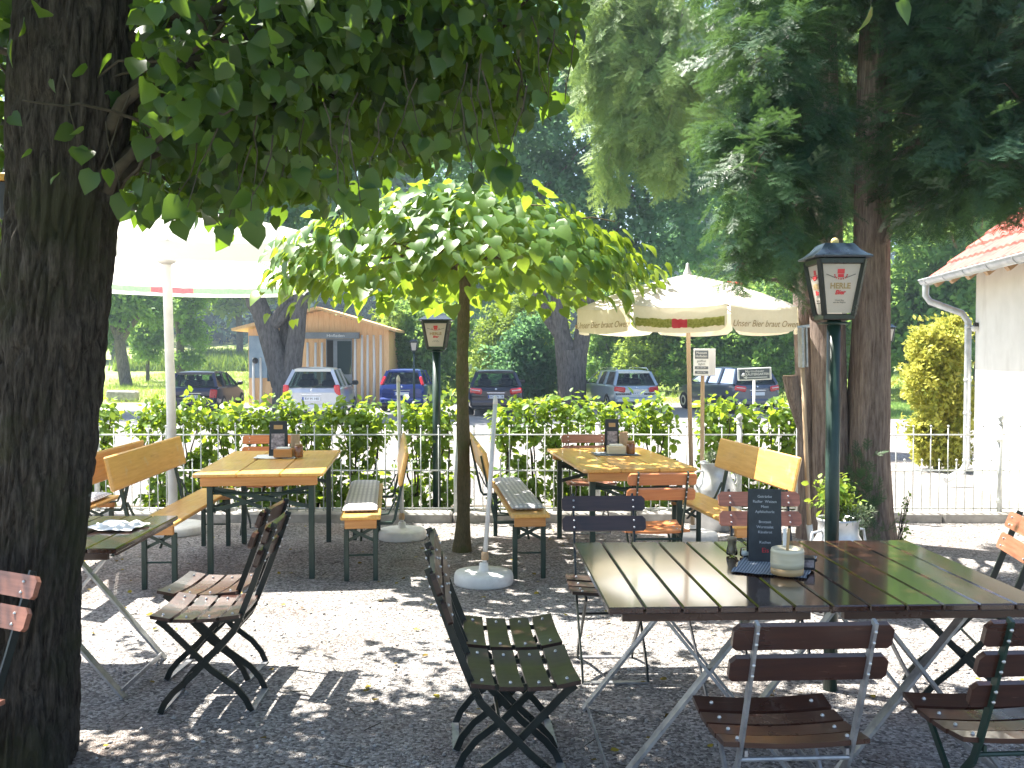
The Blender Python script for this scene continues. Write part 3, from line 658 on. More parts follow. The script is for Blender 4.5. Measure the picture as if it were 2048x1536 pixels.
# --- trees and bushes of the background
def stem(px0, py0, px1, py1, d, r0, r1, n=6, d2=None, z0=None):
    a = P(px0, py0, d); b = P(px1, py1, d2 or d)
    if z0 is not None: a.z = z0
    return (curve_pts(a, b, n, 0, .008), [r0 + (r1 - r0) * i / n for i in range(n + 1)])
def bl(px, py, d, rx, rz, ry=None, k=1): return (tuple(P(px, py, d)), (rx, ry or rx, rz), k)
zb = gz(33)
far_tree('forked_tree', 'old tree splitting low into several thick limbs in front of the wooden hut', (PX(572, 33), 33, zb),
         [stem(572, 800, 571, 745, 33, .50, .44, 4, z0=zb - .1), stem(566, 770, 536, 660, 33, .40, .36), stem(536, 662, 500, 560, 33, .36, .26), stem(500, 560, 460, 380, 33, .26, .12), stem(576, 745, 570, 620, 33.3, .24, .20), stem(570, 620, 572, 350, 33.3, .20, .1), stem(580, 765, 594, 660, 32.9, .34, .29), stem(594, 662, 606, 560, 32.9, .29, .22), stem(606, 560, 650, 380, 32.9, .22, .1)],
         [bl(470, 380, 33, 2.2, 1.6), bl(640, 400, 33, 1.9, 1.5), bl(560, 260, 33, 2.8, 1.8), bl(420, 200, 33, 2.4, 1.8), bl(690, 260, 33, 2.0, 1.8), bl(650, 500, 32.5, 1.0, .7), bl(610, 100, 33, 3, 2), bl(665, 560, 32.5, .55, .5)], M['far1'], M['bark3'], 3400, .32)
zb = gz(37)
far_tree('stout_tree', 'stout grey tree forking above head height, left of the silver estate car', (PX(1143, 37), 37, zb),
         [stem(1144, 800, 1142, 700, 37, .54, .56, 5, z0=zb - .1), stem(1130, 730, 1112, 560, 37, .34, .27), stem(1118, 560, 1080, 380, 37, .26, .1), stem(1156, 730, 1176, 590, 36.9, .33, .26), stem(1172, 590, 1260, 380, 36.9, .25, .1)],
         [bl(1080, 400, 37, 2.6, 1.9), bl(1250, 330, 37, 3.0, 2.0), bl(1130, 250, 37, 2.8, 2.0), bl(960, 330, 37, 2.2, 1.6), bl(1330, 470, 36.5, 2.0, 1.5), bl(1380, 300, 37, 2.4, 2.0), bl(1240, 500, 36.5, 1.8, 1.0), bl(1100, 120, 37, 3.2, 2.2), bl(1300, 140, 37, 3.2, 2.2), bl(880, 200, 37, 2.6, 2)], M['far1'], M['bark3'], 6400, .32)
zb = gz(34)
far_tree('grey_tree', 'grey tree trunk at the very left edge behind the big linden', (PX(-4, 34), 34, zb), [stem(-2, 810, -4, 600, 34, .42, .36, 5, z0=zb - .1), stem(-4, 600, 30, 440, 34, .3, .1), stem(-4, 600, -60, 430, 34, .28, .1)],
         [bl(0, 420, 34, 2.4, 1.8), bl(120, 330, 34, 2.4, 1.8), bl(250, 400, 34, 2, 1.5), bl(-100, 330, 34, 2.4, 1.8), bl(200, 200, 34, 3, 2)], M['far2'], M['bark3'], 3600, .36)
zb = gz(56)
far_tree('orchard_tree', 'leaning orchard tree with spreading crown and dark trunk on the meadow at left', (PX(258, 56), 56, zb),
         [stem(254, 780, 238, 680, 56, .36, .30, 5, z0=zb - .1), stem(238, 682, 210, 620, 56, .2, .08), stem(240, 685, 300, 600, 56, .22, .08), stem(238, 670, 250, 590, 56, .2, .08)],
         [bl(225, 620, 56, 1.3, 1.2), bl(285, 600, 56, 1.5, 1.1), bl(250, 570, 56, 1.8, 1.1), bl(320, 620, 56, 1.0, .9), bl(205, 680, 56, .6, .5)], M['far2'], M['bark3'], 1900, .30)
far_tree('young_tree', 'young tree with a thin straight trunk on the meadow right of the leaning orchard tree', (PX(295, 62), 62, gz(62)), [stem(295, 770, 296, 690, 62, .13, .09, 5, z0=gz(62) - .1)], [bl(296, 680, 62, 1.1, 1.2), bl(312, 640, 62, .9, 1.0), bl(280, 660, 62, .8, .9)], M['far2'], M['bark3'], 800, .34)
far_tree('orchard_tree', 'bushy orchard tree right behind the thick white parasol pole', (PX(362, 60), 60, gz(60)), [stem(362, 770, 360, 690, 60, .3, .24, 5, z0=gz(60) - .1), stem(360, 690, 350, 600, 60, .2, .08), stem(360, 690, 400, 640, 60, .15, .06)], [bl(360, 600, 60, 1.4, 1.5), bl(395, 670, 60, .9, .8), bl(345, 560, 60, 1.3, 1), bl(420, 580, 60, 1.0, .7), bl(370, 720, 60, .9, .5)], M['far2'], M['bark3'], 1900, .30)
BUSH = 'bushes behind the car park'
def bush(name, label, px, d, blobs, mat, n, size, group=BUSH):
    zb = gz(d); return far_tree(name, label, (PX(px, d), d, zb), [(curve_pts((PX(px, d), d, zb - .05), (PX(px, d) + .1, d, zb + .9), 3), [.09, .08, .06, .05])], blobs, mat, M['bark3'], n, size, group, 'bush', 40, .2, 6, .5)
bush('round_bush', 'dark round evergreen bush beside the black estate car', 1045, 38.5, [bl(1050, 720, 38.5, 1.15, 1.1), bl(1075, 670, 38.5, .9, .8), bl(1030, 760, 38.5, 1.1, .8), bl(1090, 755, 38.5, .8, .8), bl(1045, 690, 38.2, .7, .6)], M['far1'], 2600, .22)
bush('tall_bush', 'tall bright green bush rising behind the dark round bush', 1035, 46, [bl(1020, 660, 46, 1.5, 1.4), bl(1085, 670, 46, 1.2, 1.4), bl(980, 700, 46, 1.1, 1.2), bl(1045, 630, 46, 1.2, .9), bl(975, 760, 46, 1.0, .8), bl(1100, 740, 46, .9, 1.0)], M['far3'], 3000, .24)
bush('tall_bush', 'loose green bush between the hut and the middle lantern', 850, 41, [bl(830, 700, 41, 1.1, 1.2), bl(880, 690, 41, 1.1, 1.2), bl(860, 760, 41, 1.3, .9), bl(800, 650, 41, .8, .8), bl(905, 650, 41, .7, .7)], M['far2'], 2400, .24)
bush('tall_bush', 'yellow green bush touching the right end of the hut', 810, 44, [bl(800, 640, 44, 1.0, 1.0), bl(840, 620, 44, 1.1, .9), bl(790, 700, 44, .8, .9)], M['far3'], 1500, .24)
for i, (px, d, lab, mt) in enumerate([(1225, 50, 'small shady tree left of the silver estate car roof', 'far2'), (1300, 47, 'light green bush above the silver estate car', 'far3'), (1390, 46, 'green bush behind the small portrait sign', 'far2'), (1470, 45, 'leafy green bush above the dark grey car', 'far2'), (1550, 44, 'green bush between the dark grey car and the twin-stemmed yew', 'far2'), (1640, 46, 'green bush showing between the yew trunks', 'far2')]):
    bush('hedgerow_bush', lab, px, d, [bl(px, 690, d, 1.3, 1.3), bl(px - 28, 730, d, .9, .9), bl(px + 25, 640, d, 1.2, 1.2), bl(px - 20, 610, d, 1.2, 1.1), bl(px + 10, 745, d, 1.0, .7)], M[mt], 2300, .26)
for px, d, top, lab, mt, r_ in [(720, 84, 330, 'tall tree behind the hut roof', 'far1', 5.4), (1000, 90, 420, 'tall dark tree behind the flat crown of the small tree', 'far1', 5.8), (1480, 80, 380, 'tall tree behind the drooping conifer', 'far1', 5.4), (1620, 52, 300, 'tall leafy tree behind the twin-stemmed yew', 'far2', 3.4), (1830, 42, 480, 'dense green tree between the right yew and the tiled roof', 'far2', 2.6), (1960, 46, 300, 'tall tree behind the tiled roof', 'far2', 3.2), (480, 92, 420, 'tall tree behind the big white parasol', 'far3', 5.0), (230, 96, 470, 'tall tree behind the leaning orchard tree', 'far3', 5.0), (1750, 58, 200, 'tall tree behind the right-hand yew', 'far1', 4.0)]:
    x = PX(px, d); g0 = gz(d); s = d / F
    B = [bl(px, top, d, r_, r_ * .8), bl(px - 95, top + 90, d, r_ * .7, r_ * .7), bl(px + 95, top + 80, d, r_ * .7, r_ * .7), bl(px, top - 160, d, r_ * .9, r_ * .8), bl(px + 10, top + 150, d, r_ * .75, r_ * .6)]
    if px in (1830, 1620, 1960): B += [bl(px, 640, d, 1.8, 1.8), bl(px + 50, 700, d, 1.3, 1.0), bl(px - 50, 700, d, 1.3, 1.0)]
    far_tree('tall_tree', lab, (x, d, g0), [(curve_pts((x, d, g0 - .1), (x, d, P(px, top + 60, d).z), 5, 0, .01), [.34, .32, .3, .26, .2, .14])], B, M[mt], M['bark3'], 3300, .0085 * d, 'tall trees behind the car park', 'tree')
# far wood
n = 9000; fx = rng.uniform(-75, 85, n); fy = rng.uniform(125, 165, n)
hh = 9 + 3 * np.sin(fx * .21) + 2 * np.sin(fx * .53 + 1) + (fy - 125) * .12; fz = np.array([gz(y) for y in fy]) + hh * rng.random(n) ** .6
p = np.stack([fx, fy, fz], 1); X, Y, Z = frames(rng.normal(size=(n, 3)), rng.normal(size=(n, 3)))
tag(scatter('far_wood', M['forest'], *TUFTS[0], p, X, Y, Z, 1.5 * (.6 + .8 * rng.random(n)), rng.random(n)), 'bluish far wood closing the view behind the meadow', 'wood', kind='stuff')

# --- golden bush by the house
zb = 0; d = 14.4; x = PX(1880, d)
far_tree('golden_bush', 'tall yellow leaved bush standing at the house corner', (x, d, gz(d)), [(curve_pts((x, d, gz(d) - .03), (x, d, 1.2), 4, 0, .02), [.04, .035, .03, .025, .02])], [bl(1880, 700, d, .36, .35), bl(1860, 770, d, .36, .42), bl(1890, 820, d, .40, .42), bl(1865, 870, d, .34, .3), bl(1890, 900, d, .34, .25), bl(1850, 690, d, .22, .22), bl(1910, 660, d, .22, .2)], M['gold'], M['bark3'], 4200, .085, None, 'bush', 40, .22, 8, .5)

# ------------------------------------------------------------------ hedge
HB = oval_leaf(.34, .12, .15)
GH = 'hornbeam bushes of the hedge behind the fence'
hlist = [(-60, 'leftmost hornbeam bush, behind the big linden trunk'), (60, 'hornbeam bush hidden mostly behind the linden trunk'), (195, 'hornbeam bush just right of the linden trunk'), (312, 'hornbeam bush left of the thick white parasol pole'), (372, 'hornbeam bush right of the thick white parasol pole'), (440, 'hornbeam bush under the dark car and left of the far chair'), (510, 'hornbeam bush behind the chair at the left yellow table'), (572, 'hornbeam bush behind the left menu stand'), (640, 'hornbeam bush in front of the silver hatchback'), (700, 'hornbeam bush right of the silver hatchback'), (752, 'hornbeam bush left of the taller bare parasol pole'), (828, 'hornbeam bush between the bare pole and the middle lantern post'), (885, 'hornbeam bush between the lantern post and the small tree trunk'), (1020, 'hornbeam bush right of the leaning bare pole'), (1075, 'hornbeam bush below the black estate car bumper'), (1130, 'hornbeam bush below the stout grey tree'), (1185, 'hornbeam bush behind the chair at the right yellow table'), (1255, 'hornbeam bush in front of the silver estate car'), (1310, 'hornbeam bush right of the silver estate car'), (1430, 'hornbeam bush under the small portrait sign'), (1480, 'hornbeam bush in front of the dark grey car'), (1555, 'hornbeam bush right of the white arrow sign'), (1600, 'hornbeam bush touching the twin-stemmed yew')]
for px, lab in hlist:
    d = 10.18 + random.uniform(-.1, .1); x = PX(px, d); t = thing('hornbeam_bush', lab, 'bush', (x, d, 0), 0, GH)
    top = P(px, 792 + random.uniform(-8, 14), d).z; mb = MB()
    for q in range(3): mb.tube(curve_pts((random.uniform(-.05, .05), 0, 0), (random.uniform(-.16, .16), random.uniform(-.1, .1), top - .2), 5, 0, .03), [.014, .012, .01, .008, .006, .004], 6)
    mb.build('stem', M['twig'], t, True); w_ = random.uniform(.17, .24)
    B = [((x, d, top - .16), (w_, .2, .15), 1.2), ((x + random.uniform(-.1, .1), d, top - .34), (w_ * 1.0, .2, .16), 1.1), ((x + random.uniform(-.16, .16), d, .62), (w_ * .55, .15, .12), .35), ((x + random.uniform(-.1, .1), d, .36), (w_ * .95, .2, .17), .8), ((x + random.uniform(-.1, .1), d - .03, .15), (w_ * 1.1, .2, .12), .8)]
    leaf_crown('foliage', M['hornbeam'], HB, 640, B, .080, t, (x, d, 0), 16, .26, .35, .25, .7, .6, .5)

# ------------------------------------------------------------------ fence
FY = 9.6; FR = (.858, .504, .13)
def fence_panel(x0, x1, label, gate=False, finial=False):
    t = thing('picket_fence', label, 'fence', (x0, FY, 0), 0, 'lengths of wire picket fence'); L = x1 - x0; off = .06 if not gate else 0
    mb = MB(); n = int(L / .084); st = L / n
    for i in range(1, n):
        x = i * st; top = .935 if i % 2 == 0 else .60
        mb.tube([(x, 0, .10), (x, 0, top)], .0055, 6); mb.ball((x, 0, top + .008), .0125, 8, 6)
    mb.build('pickets', M['fence'], t, True)
    for z in FR: MB().tube([(0, 0.004, z), (L, 0.004, z)], .0075, 8).build('rail', M['fence'], t, True)
    ps = MB().tube([(0, 0, 0), (0, 0, .96)], .026, 12); ps.lathe([(.028, .96), (.034, .975), (.02, .985), (.018, .995), (.034, 1.02), (.030, 1.045), (.012, 1.06), (.001, 1.072)] if finial else [(.028, .96), (.029, .972), (.001, .985)], 12)
    ps.build('post', M['fence'], t, True)
    if gate:
        for z in (.80, .2): MB().box((L - .02, -.012, z), (.05, .03, .03)).build('hinge', M['fence'], t)
    return t
for x0, x1, lab, g, f in [(-5.9, -4.1, 'fence panel at far left, behind the linden trunk', 0, 0), (-4.1, -2.3, 'fence panel behind the two benches on the left', 0, 0), (-2.3, -.55, 'fence panel behind the left yellow table', 0, 0), (-.55, .85, 'fence panel behind the small tree', 0, 0), (.85, 2.245, 'fence panel behind the right yellow table', 0, 0), (2.245, 2.83, 'short fence panel with a finial post behind the right bench', 0, 1), (3.62, 4.82, 'fence gate in front of the golden bush', 1, 0), (4.82, 5.40, 'last fence panel against the house wall', 0, 1)]:
    fence_panel(x0, x1, lab, g, f)
MB().tube([(0, 0, 0), (0, 0, .955)], .026, 12).lathe([(.028, .955), (.001, .98)], 12).build('fence_post', M['fence'], None, True, (2.83, FY, 0)); tag(bpy.data.objects['fence_post'], 'single fence end post left of the twin-stemmed yew', 'fence post')

# ------------------------------------------------------------------ house
hd = Vector((.39, 2.9, 0)).normalized(); hn = Vector((-hd.y, hd.x, 0))  # along the eave, away from the wall
hc = Vector((5.84, 12.3, 0)); house = thing('small_house', 'cream plastered house with red tiled roof cut off by the right edge', 'house', hc, math.atan2(hd.y, hd.x))
# local axes: x along eave (negative = towards camera), y = outward (left)
HLn = 6.2; EV = 2.66; DP = 4.6; OVH = .46; SL = math.tan(R(39))
mb = MB(); mb.box((-HLn / 2, -.15, EV / 2 - .05), (HLn, .3, EV + .3)); mb.box((-.15, -DP / 2, EV / 2 - .05), (.3 - .004, DP - .6, EV + .3 - .01))
zr = EV + DP / 2 * SL
for xx in (-.15,): mb.add([(xx - .145, -.3, EV + .09), (xx - .145, -DP + .3, EV + .09), (xx - .145, -DP / 2, zr - .1), (xx + .145, -.3, EV + .09), (xx + .145, -DP + .3, EV + .09), (xx + .145, -DP / 2, zr - .1)], [(0, 1, 2), (5, 4, 3), (0, 3, 4, 1), (1, 4, 5, 2), (2, 5, 3, 0)])
mb.build('wall', M['plaster'], house)
rf = MB(); x0, x1 = -HLn, .42; rows = 12; zt0 = EV - OVH * SL + .32
sl = math.hypot(1, SL); span = DP / 2 + OVH
def tilecourse(k):
    ya = OVH - span * k / rows; yb_ = OVH - span * (k + 1) / rows - .03; za = zt0 + (OVH - ya) * SL + .045; zb_ = zt0 + (OVH - yb_) * SL + .01
    n = int((x1 - x0) / .05); k0 = len(rf.v)
    for i in range(n + 1):
        x = x0 + (x1 - x0) * i / n; wv = .018 * abs(math.sin(i * PI / 4)); j = .004 * noise.noise(Vector((i // 4 * 3.1, k * 7.7, 0)))
        rf.v += [Vector((x, ya, za + wv + j)), Vector((x, yb_, zb_ + wv)), Vector((x, ya, za + wv + j - .03))]
    for i in range(n):
        a = k0 + i * 3; rf.f += [(a, a + 3, a + 4, a + 1), (a + 2, a + 5, a + 3, a)]; rf.m += [0, 0]
for k in range(rows): tilecourse(k)
roof = rf.build('roof', M['tile'], house)
MB().add([(x0, OVH + .05, zt0 - .035), (x1 - .03, OVH + .05, zt0 - .035), (x1 - .03, -DP / 2, zt0 + span * SL), (x0, -DP / 2, zt0 + span * SL)], [(0, 1, 2, 3)]).add([(x0, -DP - OVH, zt0), (x1, -DP - OVH, zt0), (x1, -DP / 2, zt0 + span * SL + .05), (x0, -DP / 2, zt0 + span * SL + .05)], [(0, 1, 2, 3)], 1).build('roof_boarding', [M['soffit'], M['tile']], roof)
xx = .25
while xx > -HLn: MB().bar((xx, .02, zt0 + (OVH - .02) * SL - .085), (xx, OVH - .04, zt0 - .06), .08, .10, 0, (1, 0, 0)).build('rafter_end', M['soffit'], roof); xx -= .62
# half-round gutter with seams
gu = MB(); n = 60; sg = 10; gx0, gx1 = -HLn, .36; gc = (OVH + .07, zt0 + .0); gr = .07
for i in range(n + 1):
    x = gx0 + (gx1 - gx0) * i / n
    for j in range(sg + 1):
        a = PI + PI * j / sg; gu.v.append(Vector((x, gc[0] + gr * math.cos(a), gc[1] + gr * math.sin(a))))
for i in range(n):
    for j in range(sg): a = i * (sg + 1) + j; gu.f.append((a, a + 1, a + sg + 2, a + sg + 1)); gu.m.append(0)
gu.tube([(gx0, gc[0] + gr, gc[1]), (gx1, gc[0] + gr, gc[1])], .011, 6)
gu.add([(gx1, gc[0] + gr * math.cos(PI + PI * j / sg), gc[1] + gr * math.sin(PI + PI * j / sg)) for j in range(sg + 1)], [tuple(range(sg + 1))])
for x in np.arange(gx0 + .3, gx1, .75): gu.tube([(x, gc[0] + (gr + .003) * math.cos(PI + PI * j / 8), gc[1] + (gr + .003) * math.sin(PI + PI * j / 8)) for j in range(9)], .008, 5)
smooth_by_angle(gu.build('gutter', M['zinc'], house), 50)
dp = MB().tube([(.28, OVH + .07, zt0 - .05), (.28, OVH + .07, zt0 - .20), (.26, OVH + .02, zt0 - .28), (.08, .14, zt0 - .44), (.05, .075, zt0 - .55), (.05, .07, 1.3), (.05, .07, .26), (.03, .12, .17), (-.10, .36, .06)], .042, 14)
for z in (1.32, .9, 2.0, .3): dp.lathe([(.043, -.02), (.049, -.015), (.049, .015), (.043, .02)], 14, (.05, .07, z))
smooth_by_angle(dp.build('downpipe', M['zinc'], house), 50)
wl = MB().box((-.10, .03, 2.02), (.07, .05, .05), None, 0, .008).ball((-.10, .05, 1.965), .035, 12, 8, 1); wl.build('wall_light', [M['black'], M['white']], house)
MB().box((.0, -.16, EV - .25), (.06, .20, .5), None, 0, .004).build('corner_board', M['soffit'], house)

# ------------------------------------------------------------------ wooden hut
hd_ = 38.0; hx0, hx1 = PX(497, hd_), PX(778, hd_); hg = gz(hd_); W_ = hx1 - hx0; hcx = (hx0 + hx1) / 2
hut = thing('wooden_hut', 'new wooden hut with shallow gable roof, birch poles on its front and a glazed door', 'hut', (hcx, hd_, hg))
zE = P(500, 662, hd_).z - hg; zP = P(640, 622, hd_).z - hg; xp = PX(640, hd_) - hcx
mb = MB(); nb_ = 26
for i in range(nb_):
    xa = -W_ / 2 + W_ * i / nb_; xm = xa + W_ / nb_ / 2; zt = zE + (zP - zE) * (1 - abs(xm - xp) / (W_ / 2 + .2)) + .02
    mb.box((xm, .03 + .006 * (i % 2), zt / 2), (W_ / nb_ - .008, .06, zt))
mb.box((-W_ / 2 + .04, 2.1, zE / 2), (.08, 4.0, zE)); mb.box((W_ / 2 - .04, 2.1, zE / 2), (.08, 4.0, zE)); mb.box((0, 4.1, zE / 2), (W_ - .2, .08, zE))
mb.build('wall', M['larch'], hut)
mb = MB(); e0 = PX(472, hd_) - hcx; e1 = PX(796, hd_) - hcx; ze0 = P(472, 660, hd_).z - hg; ze1 = P(796, 662, hd_).z - hg
mb.bar((e0, 1.7, ze0), (xp, 1.7, zP + .10), .10, 4.6, 0, (0, 1, 0)); mb.bar((xp + .01, 1.7, zP + .10), (e1, 1.7, ze1), .10, 4.6, 0, (0, 1, 0))
mb.build('roof', M['larch'], hut)
for px, y0 in [(508, 715), (522, 715), (616, 685), (632, 685), (645, 685), (711, 670), (725, 670), (736, 670), (748, 670), (762, 670)]:
    x = PX(px, hd_) - hcx; zt = P(px, y0, hd_).z - hg; MB().tube([(x, -.06, 0), (x + random.uniform(-.02, .02), -.06, zt / 2), (x, -.06, zt)], [.06, .052, .045], 9).build('birch_pole', M['birch'], hut, True)
xa, xb = PX(653, hd_) - hcx, PX(705, hd_) - hcx; zt = P(660, 678, hd_).z - hg
dr = MB().box(((xa + xb) / 2, -.04, zt / 2), (xb - xa, .08, zt)).build('door', M['greypanel'], hut)
MB().box((xb - .30, -.085, zt * .72), (.55, .012, zt * .5)).build('pane', M['doorglass'], dr); MB().box((xa + .16, -.09, zt * .5), (.24, .02, zt * .96)).build('dark_opening', M['gapdark'], dr)
MB().box((xa + .36, -.095, zt * .5), (.03, .03, .18)).build('handle', M['chrome'], dr)
za = P(600, 665, hd_).z - hg; xa = PX(536, hd_) - hcx; xb = PX(720, hd_) - hcx
bmn = MB().box(((xa + xb) / 2, -.14, za - .12), (xb - xa, .28, .24)).build('door_canopy', M['greypanel'], hut); text_obj('lettering', 'Hofladen', .16, M['signwhite'], bmn, ((xa + xb) / 2 + .9, -.285, za - .13), sx=1.2)
xa, xb = PX(499, hd_) - hcx, PX(524, hd_) - hcx; pn = MB().box(((xa + xb) / 2 + .15, -.03, 1.9), (xb - xa + .3, .05, P(500, 668, hd_).z - P(500, 752, hd_).z)).build('poster_panel', M['bluepanel'], hut); MB().ball(((xa + xb) / 2, -.06, 1.75), .12, 12, 8).build('dark_disc', M['black'], pn)
MB().box((PX(548, hd_) - hcx, -.05, 1.7), (.5, .06, 1.5)).build('window', M['doorglass'], hut)

# ------------------------------------------------------------------ parked cars
def paint(name, c, metal=.35, rough=.28): return pm(name, c, tuple(x * 1.08 for x in c), 4, rough, metal=metal, coat=.8)
def car(name, label, px, d, yaw, W, L, Hh, body, belt=.92, lights='side', rack=False, taper=.70, plate='', rear_rake=.42):
    t = thing(name, label, 'car', (PX(px, d), d, gz(d) + .0), yaw, 'parked cars'); hw = W / 2
    # lower body: sections along the length (rear at y=0)
    sec = [(0.0, .86, .34, belt - .16), (.05, .94, .26, belt - .04), (.22, 1.0, .22, belt), (1.0, 1.0, .22, belt), (L - 1.3, 1.0, .22, belt - .01), (L - .9, .98, .22, belt - .10), (L - .25, .93, .24, belt - .22), (L, .78, .34, belt - .38)]
    mb = MB(); ns = 12
    for y, wf, b, tp in sec:
        ww = hw * wf; pr = [(ww * .86, b), (ww * .97, b + .10), (ww, b + .30), (ww, tp - .20), (ww * .97, tp - .06), (ww * .88, tp)]
        for x, z in pr: mb.v.append(Vector((x, y, z)))
        for x, z in pr[::-1]: mb.v.append(Vector((-x, y, z)))
    for i in range(len(sec) - 1):
        for j in range(ns): a = i * ns + j; b2 = i * ns + (j + 1) % ns; mb.f.append((a, b2, b2 + ns, a + ns)); mb.m.append(0)
    mb.f.append(tuple(range(ns))); mb.f.append(tuple((len(sec) - 1) * ns + j for j in range(ns))[::-1]); mb.m += [0, 0]
    # roof skin and pillars
    yr, yf = rear_rake, L - 2.1; rw = hw * taper; bw = hw * .90; zr = Hh
    ys = [yr - .10, yr, yr + .35, (yr + yf) / 2, yf - .2, yf]; zsR = [zr - .09, zr - .03, zr, zr + .01, zr - .02, zr - .07]; k = len(mb.v); xs = [-1, -.93, -.5, 0, .5, .93, 1]
    for y, z in zip(ys, zsR):
        for x in xs: mb.v.append(Vector((x * rw, y, z - .035 * abs(x) ** 3 - (.05 if abs(x) == 1 else 0))))
    for i in range(len(ys) - 1):
        for j in range(6): a = k + i * 7 + j; mb.f.append((a, a + 1, a + 8, a + 7)); mb.m.append(0)
    yb0, yb1 = .12, L - 1.15
    for s in (-1, 1):
        mb.bar((s * bw, yb0 + .02, belt - .03), (s * (rw - .02), yr - .06, zr - .09), .10, .085, 0, (0, 1, 0)); mb.bar((s * bw, yb1, belt - .03), (s * (rw - .02), yf - .02, zr - .09), .05, .06, 0, (0, 1, 0))
        mb.bar((s * bw * 1.02, L * .46, belt - .02), (s * (rw + .005), L * .46 - .05, zr - .07), .05, .09, 0, (0, 1, 0)); mb.bar((s * bw * 1.02, L * .27, belt - .02), (s * (rw + .005), L * .27 + .02, zr - .07), .05, .14 if L > 4.1 else .2, 0, (0, 1, 0))
    mb.bar((-rw + .04, yr - .08, zr - .085), (rw - .04, yr - .08, zr - .085), .06, .08, 0)
    smooth_by_angle(mb.build('body', body, t), 35)
    g = M['darkglass']
    MB().quad((-bw * .93, yb0 + .015, belt - .01), (bw * .93, yb0 + .015, belt - .01), (rw * .90, yr - .07, zr - .10), (-rw * .90, yr - .07, zr - .10)).build('rear_window', g, t)
    MB().quad((-bw, yb1, belt - .01), (bw, yb1, belt - .01), (rw, yf, zr - .09), (-rw, yf, zr - .09)).build('windscreen', g, t)
    for s in (-1, 1):
        MB().quad((s * bw, yb0 + .12, belt), (s * bw, yb1 - .05, belt), (s * rw, yf, zr - .08), (s * rw, yr + .02, zr - .08)).build('side_window', g, t)
        if lights == 'side': lm = MB().box((s * hw * .80, .035, belt - .24), (.24, .09, .30), (0, s * .10, s * .28), 0, .03)
        elif lights == 'tall': lm = MB().box((s * hw * .86, .07, belt - .16), (.17, .12, .46), (R(8), -s * .16, s * .35), 0, .035)
        elif lights == 'high': lm = MB().box((s * hw * .82, .17, belt + .10), (.12, .10, .34), (-.5, -s * .22, s * .3), 0, .03)
        else: lm = MB().box((s * hw * .72, .012, belt - .16), (.40, .09, .19), (0, -s * .10, s * .22), 0, .04)
        if lights == 'wedge': lm.box((s * hw * .72, -.008, belt - .135), (.30, .08, .03), (0, -s * .1, s * .22), 1, .01)
        lm.build('tail_light', [M['taillight'], M['lightwhite']], t)
        mr = MB().box((s * (hw + .10), yb1 - .35, belt + .06), (.20, .10, .14), None, 0, .04).bar((s * (hw - .08), yb1 - .33, belt), (s * (hw + .05), yb1 - .35, belt + .03), .04, .04); mr.build('wing_mirror', M['black'], t)
        for yy in (.72, L - .82):
            wh = MB().lathe([(.20, -.10), (.29, -.10), (.315, -.06), (.315, .06), (.29, .10), (.20, .10)], 22); o = wh.build('wheel', M['rubber'], t); o.location = (s * (hw - .09), yy, .315); o.rotation_euler = (0, PI / 2, 0)
            r_ = MB().lathe([(.001, .0), (.05, .02), (.19, .03), (.205, .0), (.205, -.02)], 16).build('rim', M['alloy'], o); r_.location = (0, 0, s * .075); r_.rotation_euler = (0 if s > 0 else PI, 0, 0)
    pz = belt - .34 if lights != 'bar' else belt - .30
    MB().box((0, -.03, .40), (W * .93, .16, .22), None, 0, .06).build('bumper', body, t); MB().box((0, -.02, .27), (W * .86, .14, .10), None, 0, .03).build('bumper_skirt', M['black'], t)
    pl = MB().box((0, -.012, pz), (.52, .02, .115), None, 0, .004).box((-.235, -.023, pz), (.045, .004, .105), None, 1).build('number_plate', [M['plate'], M['plateblue']], t)
    if plate: text_obj('lettering', plate, .10, M['black'], pl, (.02, -.024, pz))
    MB().box((0, .0, pz + .12), (.60, .03, .03), None, 0, .01).build('grip_strip', M['chrome'], t); MB().ball((0, .025, belt - .10), .04, 12, 8).build('badge', M['chrome'], t)
    MB().bar((0, .09, belt + .01), (.32, .20, belt + .10), .02, .02).build('wiper', M['black'], t)
    se = MB()
    for s in (-1, 1):
        for yy in (1.15, 2.05): se.box((s * .36, yy, belt - .05), (.46, .16, .5), (-.2, 0, 0), 0, .07).box((s * .36, yy + .02, belt + .27), (.24, .09, .17), (-.15, 0, 0), 0, .045)
    se.box((0, L - 1.5, belt - .06), (W * .8, .4, .12), None, 0, .04); se.build('seats', M['black'], t)
    if rack:
        for s in (-1, 1): MB().tube([(s * rw * .9, yr, zr - .02), (s * rw * .9, yr + .1, zr + .05), (s * rw * .9, yf - .2, zr + .06), (s * rw * .9, yf - .1, zr)], .018, 8).build('roof_rail', M['chrome'], t, True)
    return t
navy = paint('dark blue car paint', (.012, .014, .045)); silver = paint('silver car paint', (.50, .51, .54), .5); blue = paint('bright blue car paint', (.010, .035, .20)); blk = paint('black blue car paint', (.008, .010, .026)); silv2 = paint('grey silver car paint', (.36, .42, .46), .5); dgrey = paint('dark grey car paint', (.06, .075, .11), .4)
car('parked_car', 'dark blue hatchback parked at the left behind the thick parasol pole', 384, 32.5, R(2), 1.72, 4.1, 1.45, navy, .93, 'side', False, .74, 'RV OE 44')
car('parked_car', 'silver hatchback parked in front of the wooden hut', 622, 28.2, R(2), 1.74, 3.9, 1.59, silver, 1.02, 'tall', False, .66, 'RV M 140')
car('parked_car', 'small bright blue hatchback parked at the right end of the hut', 803, 34.0, R(-4), 1.66, 3.7, 1.50, blue, .98, 'high', False, .70, '')
car('parked_car', 'black estate car parked between the small tree and the dark round bush', 992, 31.6, R(2), 1.80, 4.6, 1.50, blk, .97, 'wedge', False, .70, 'BC KN 78')
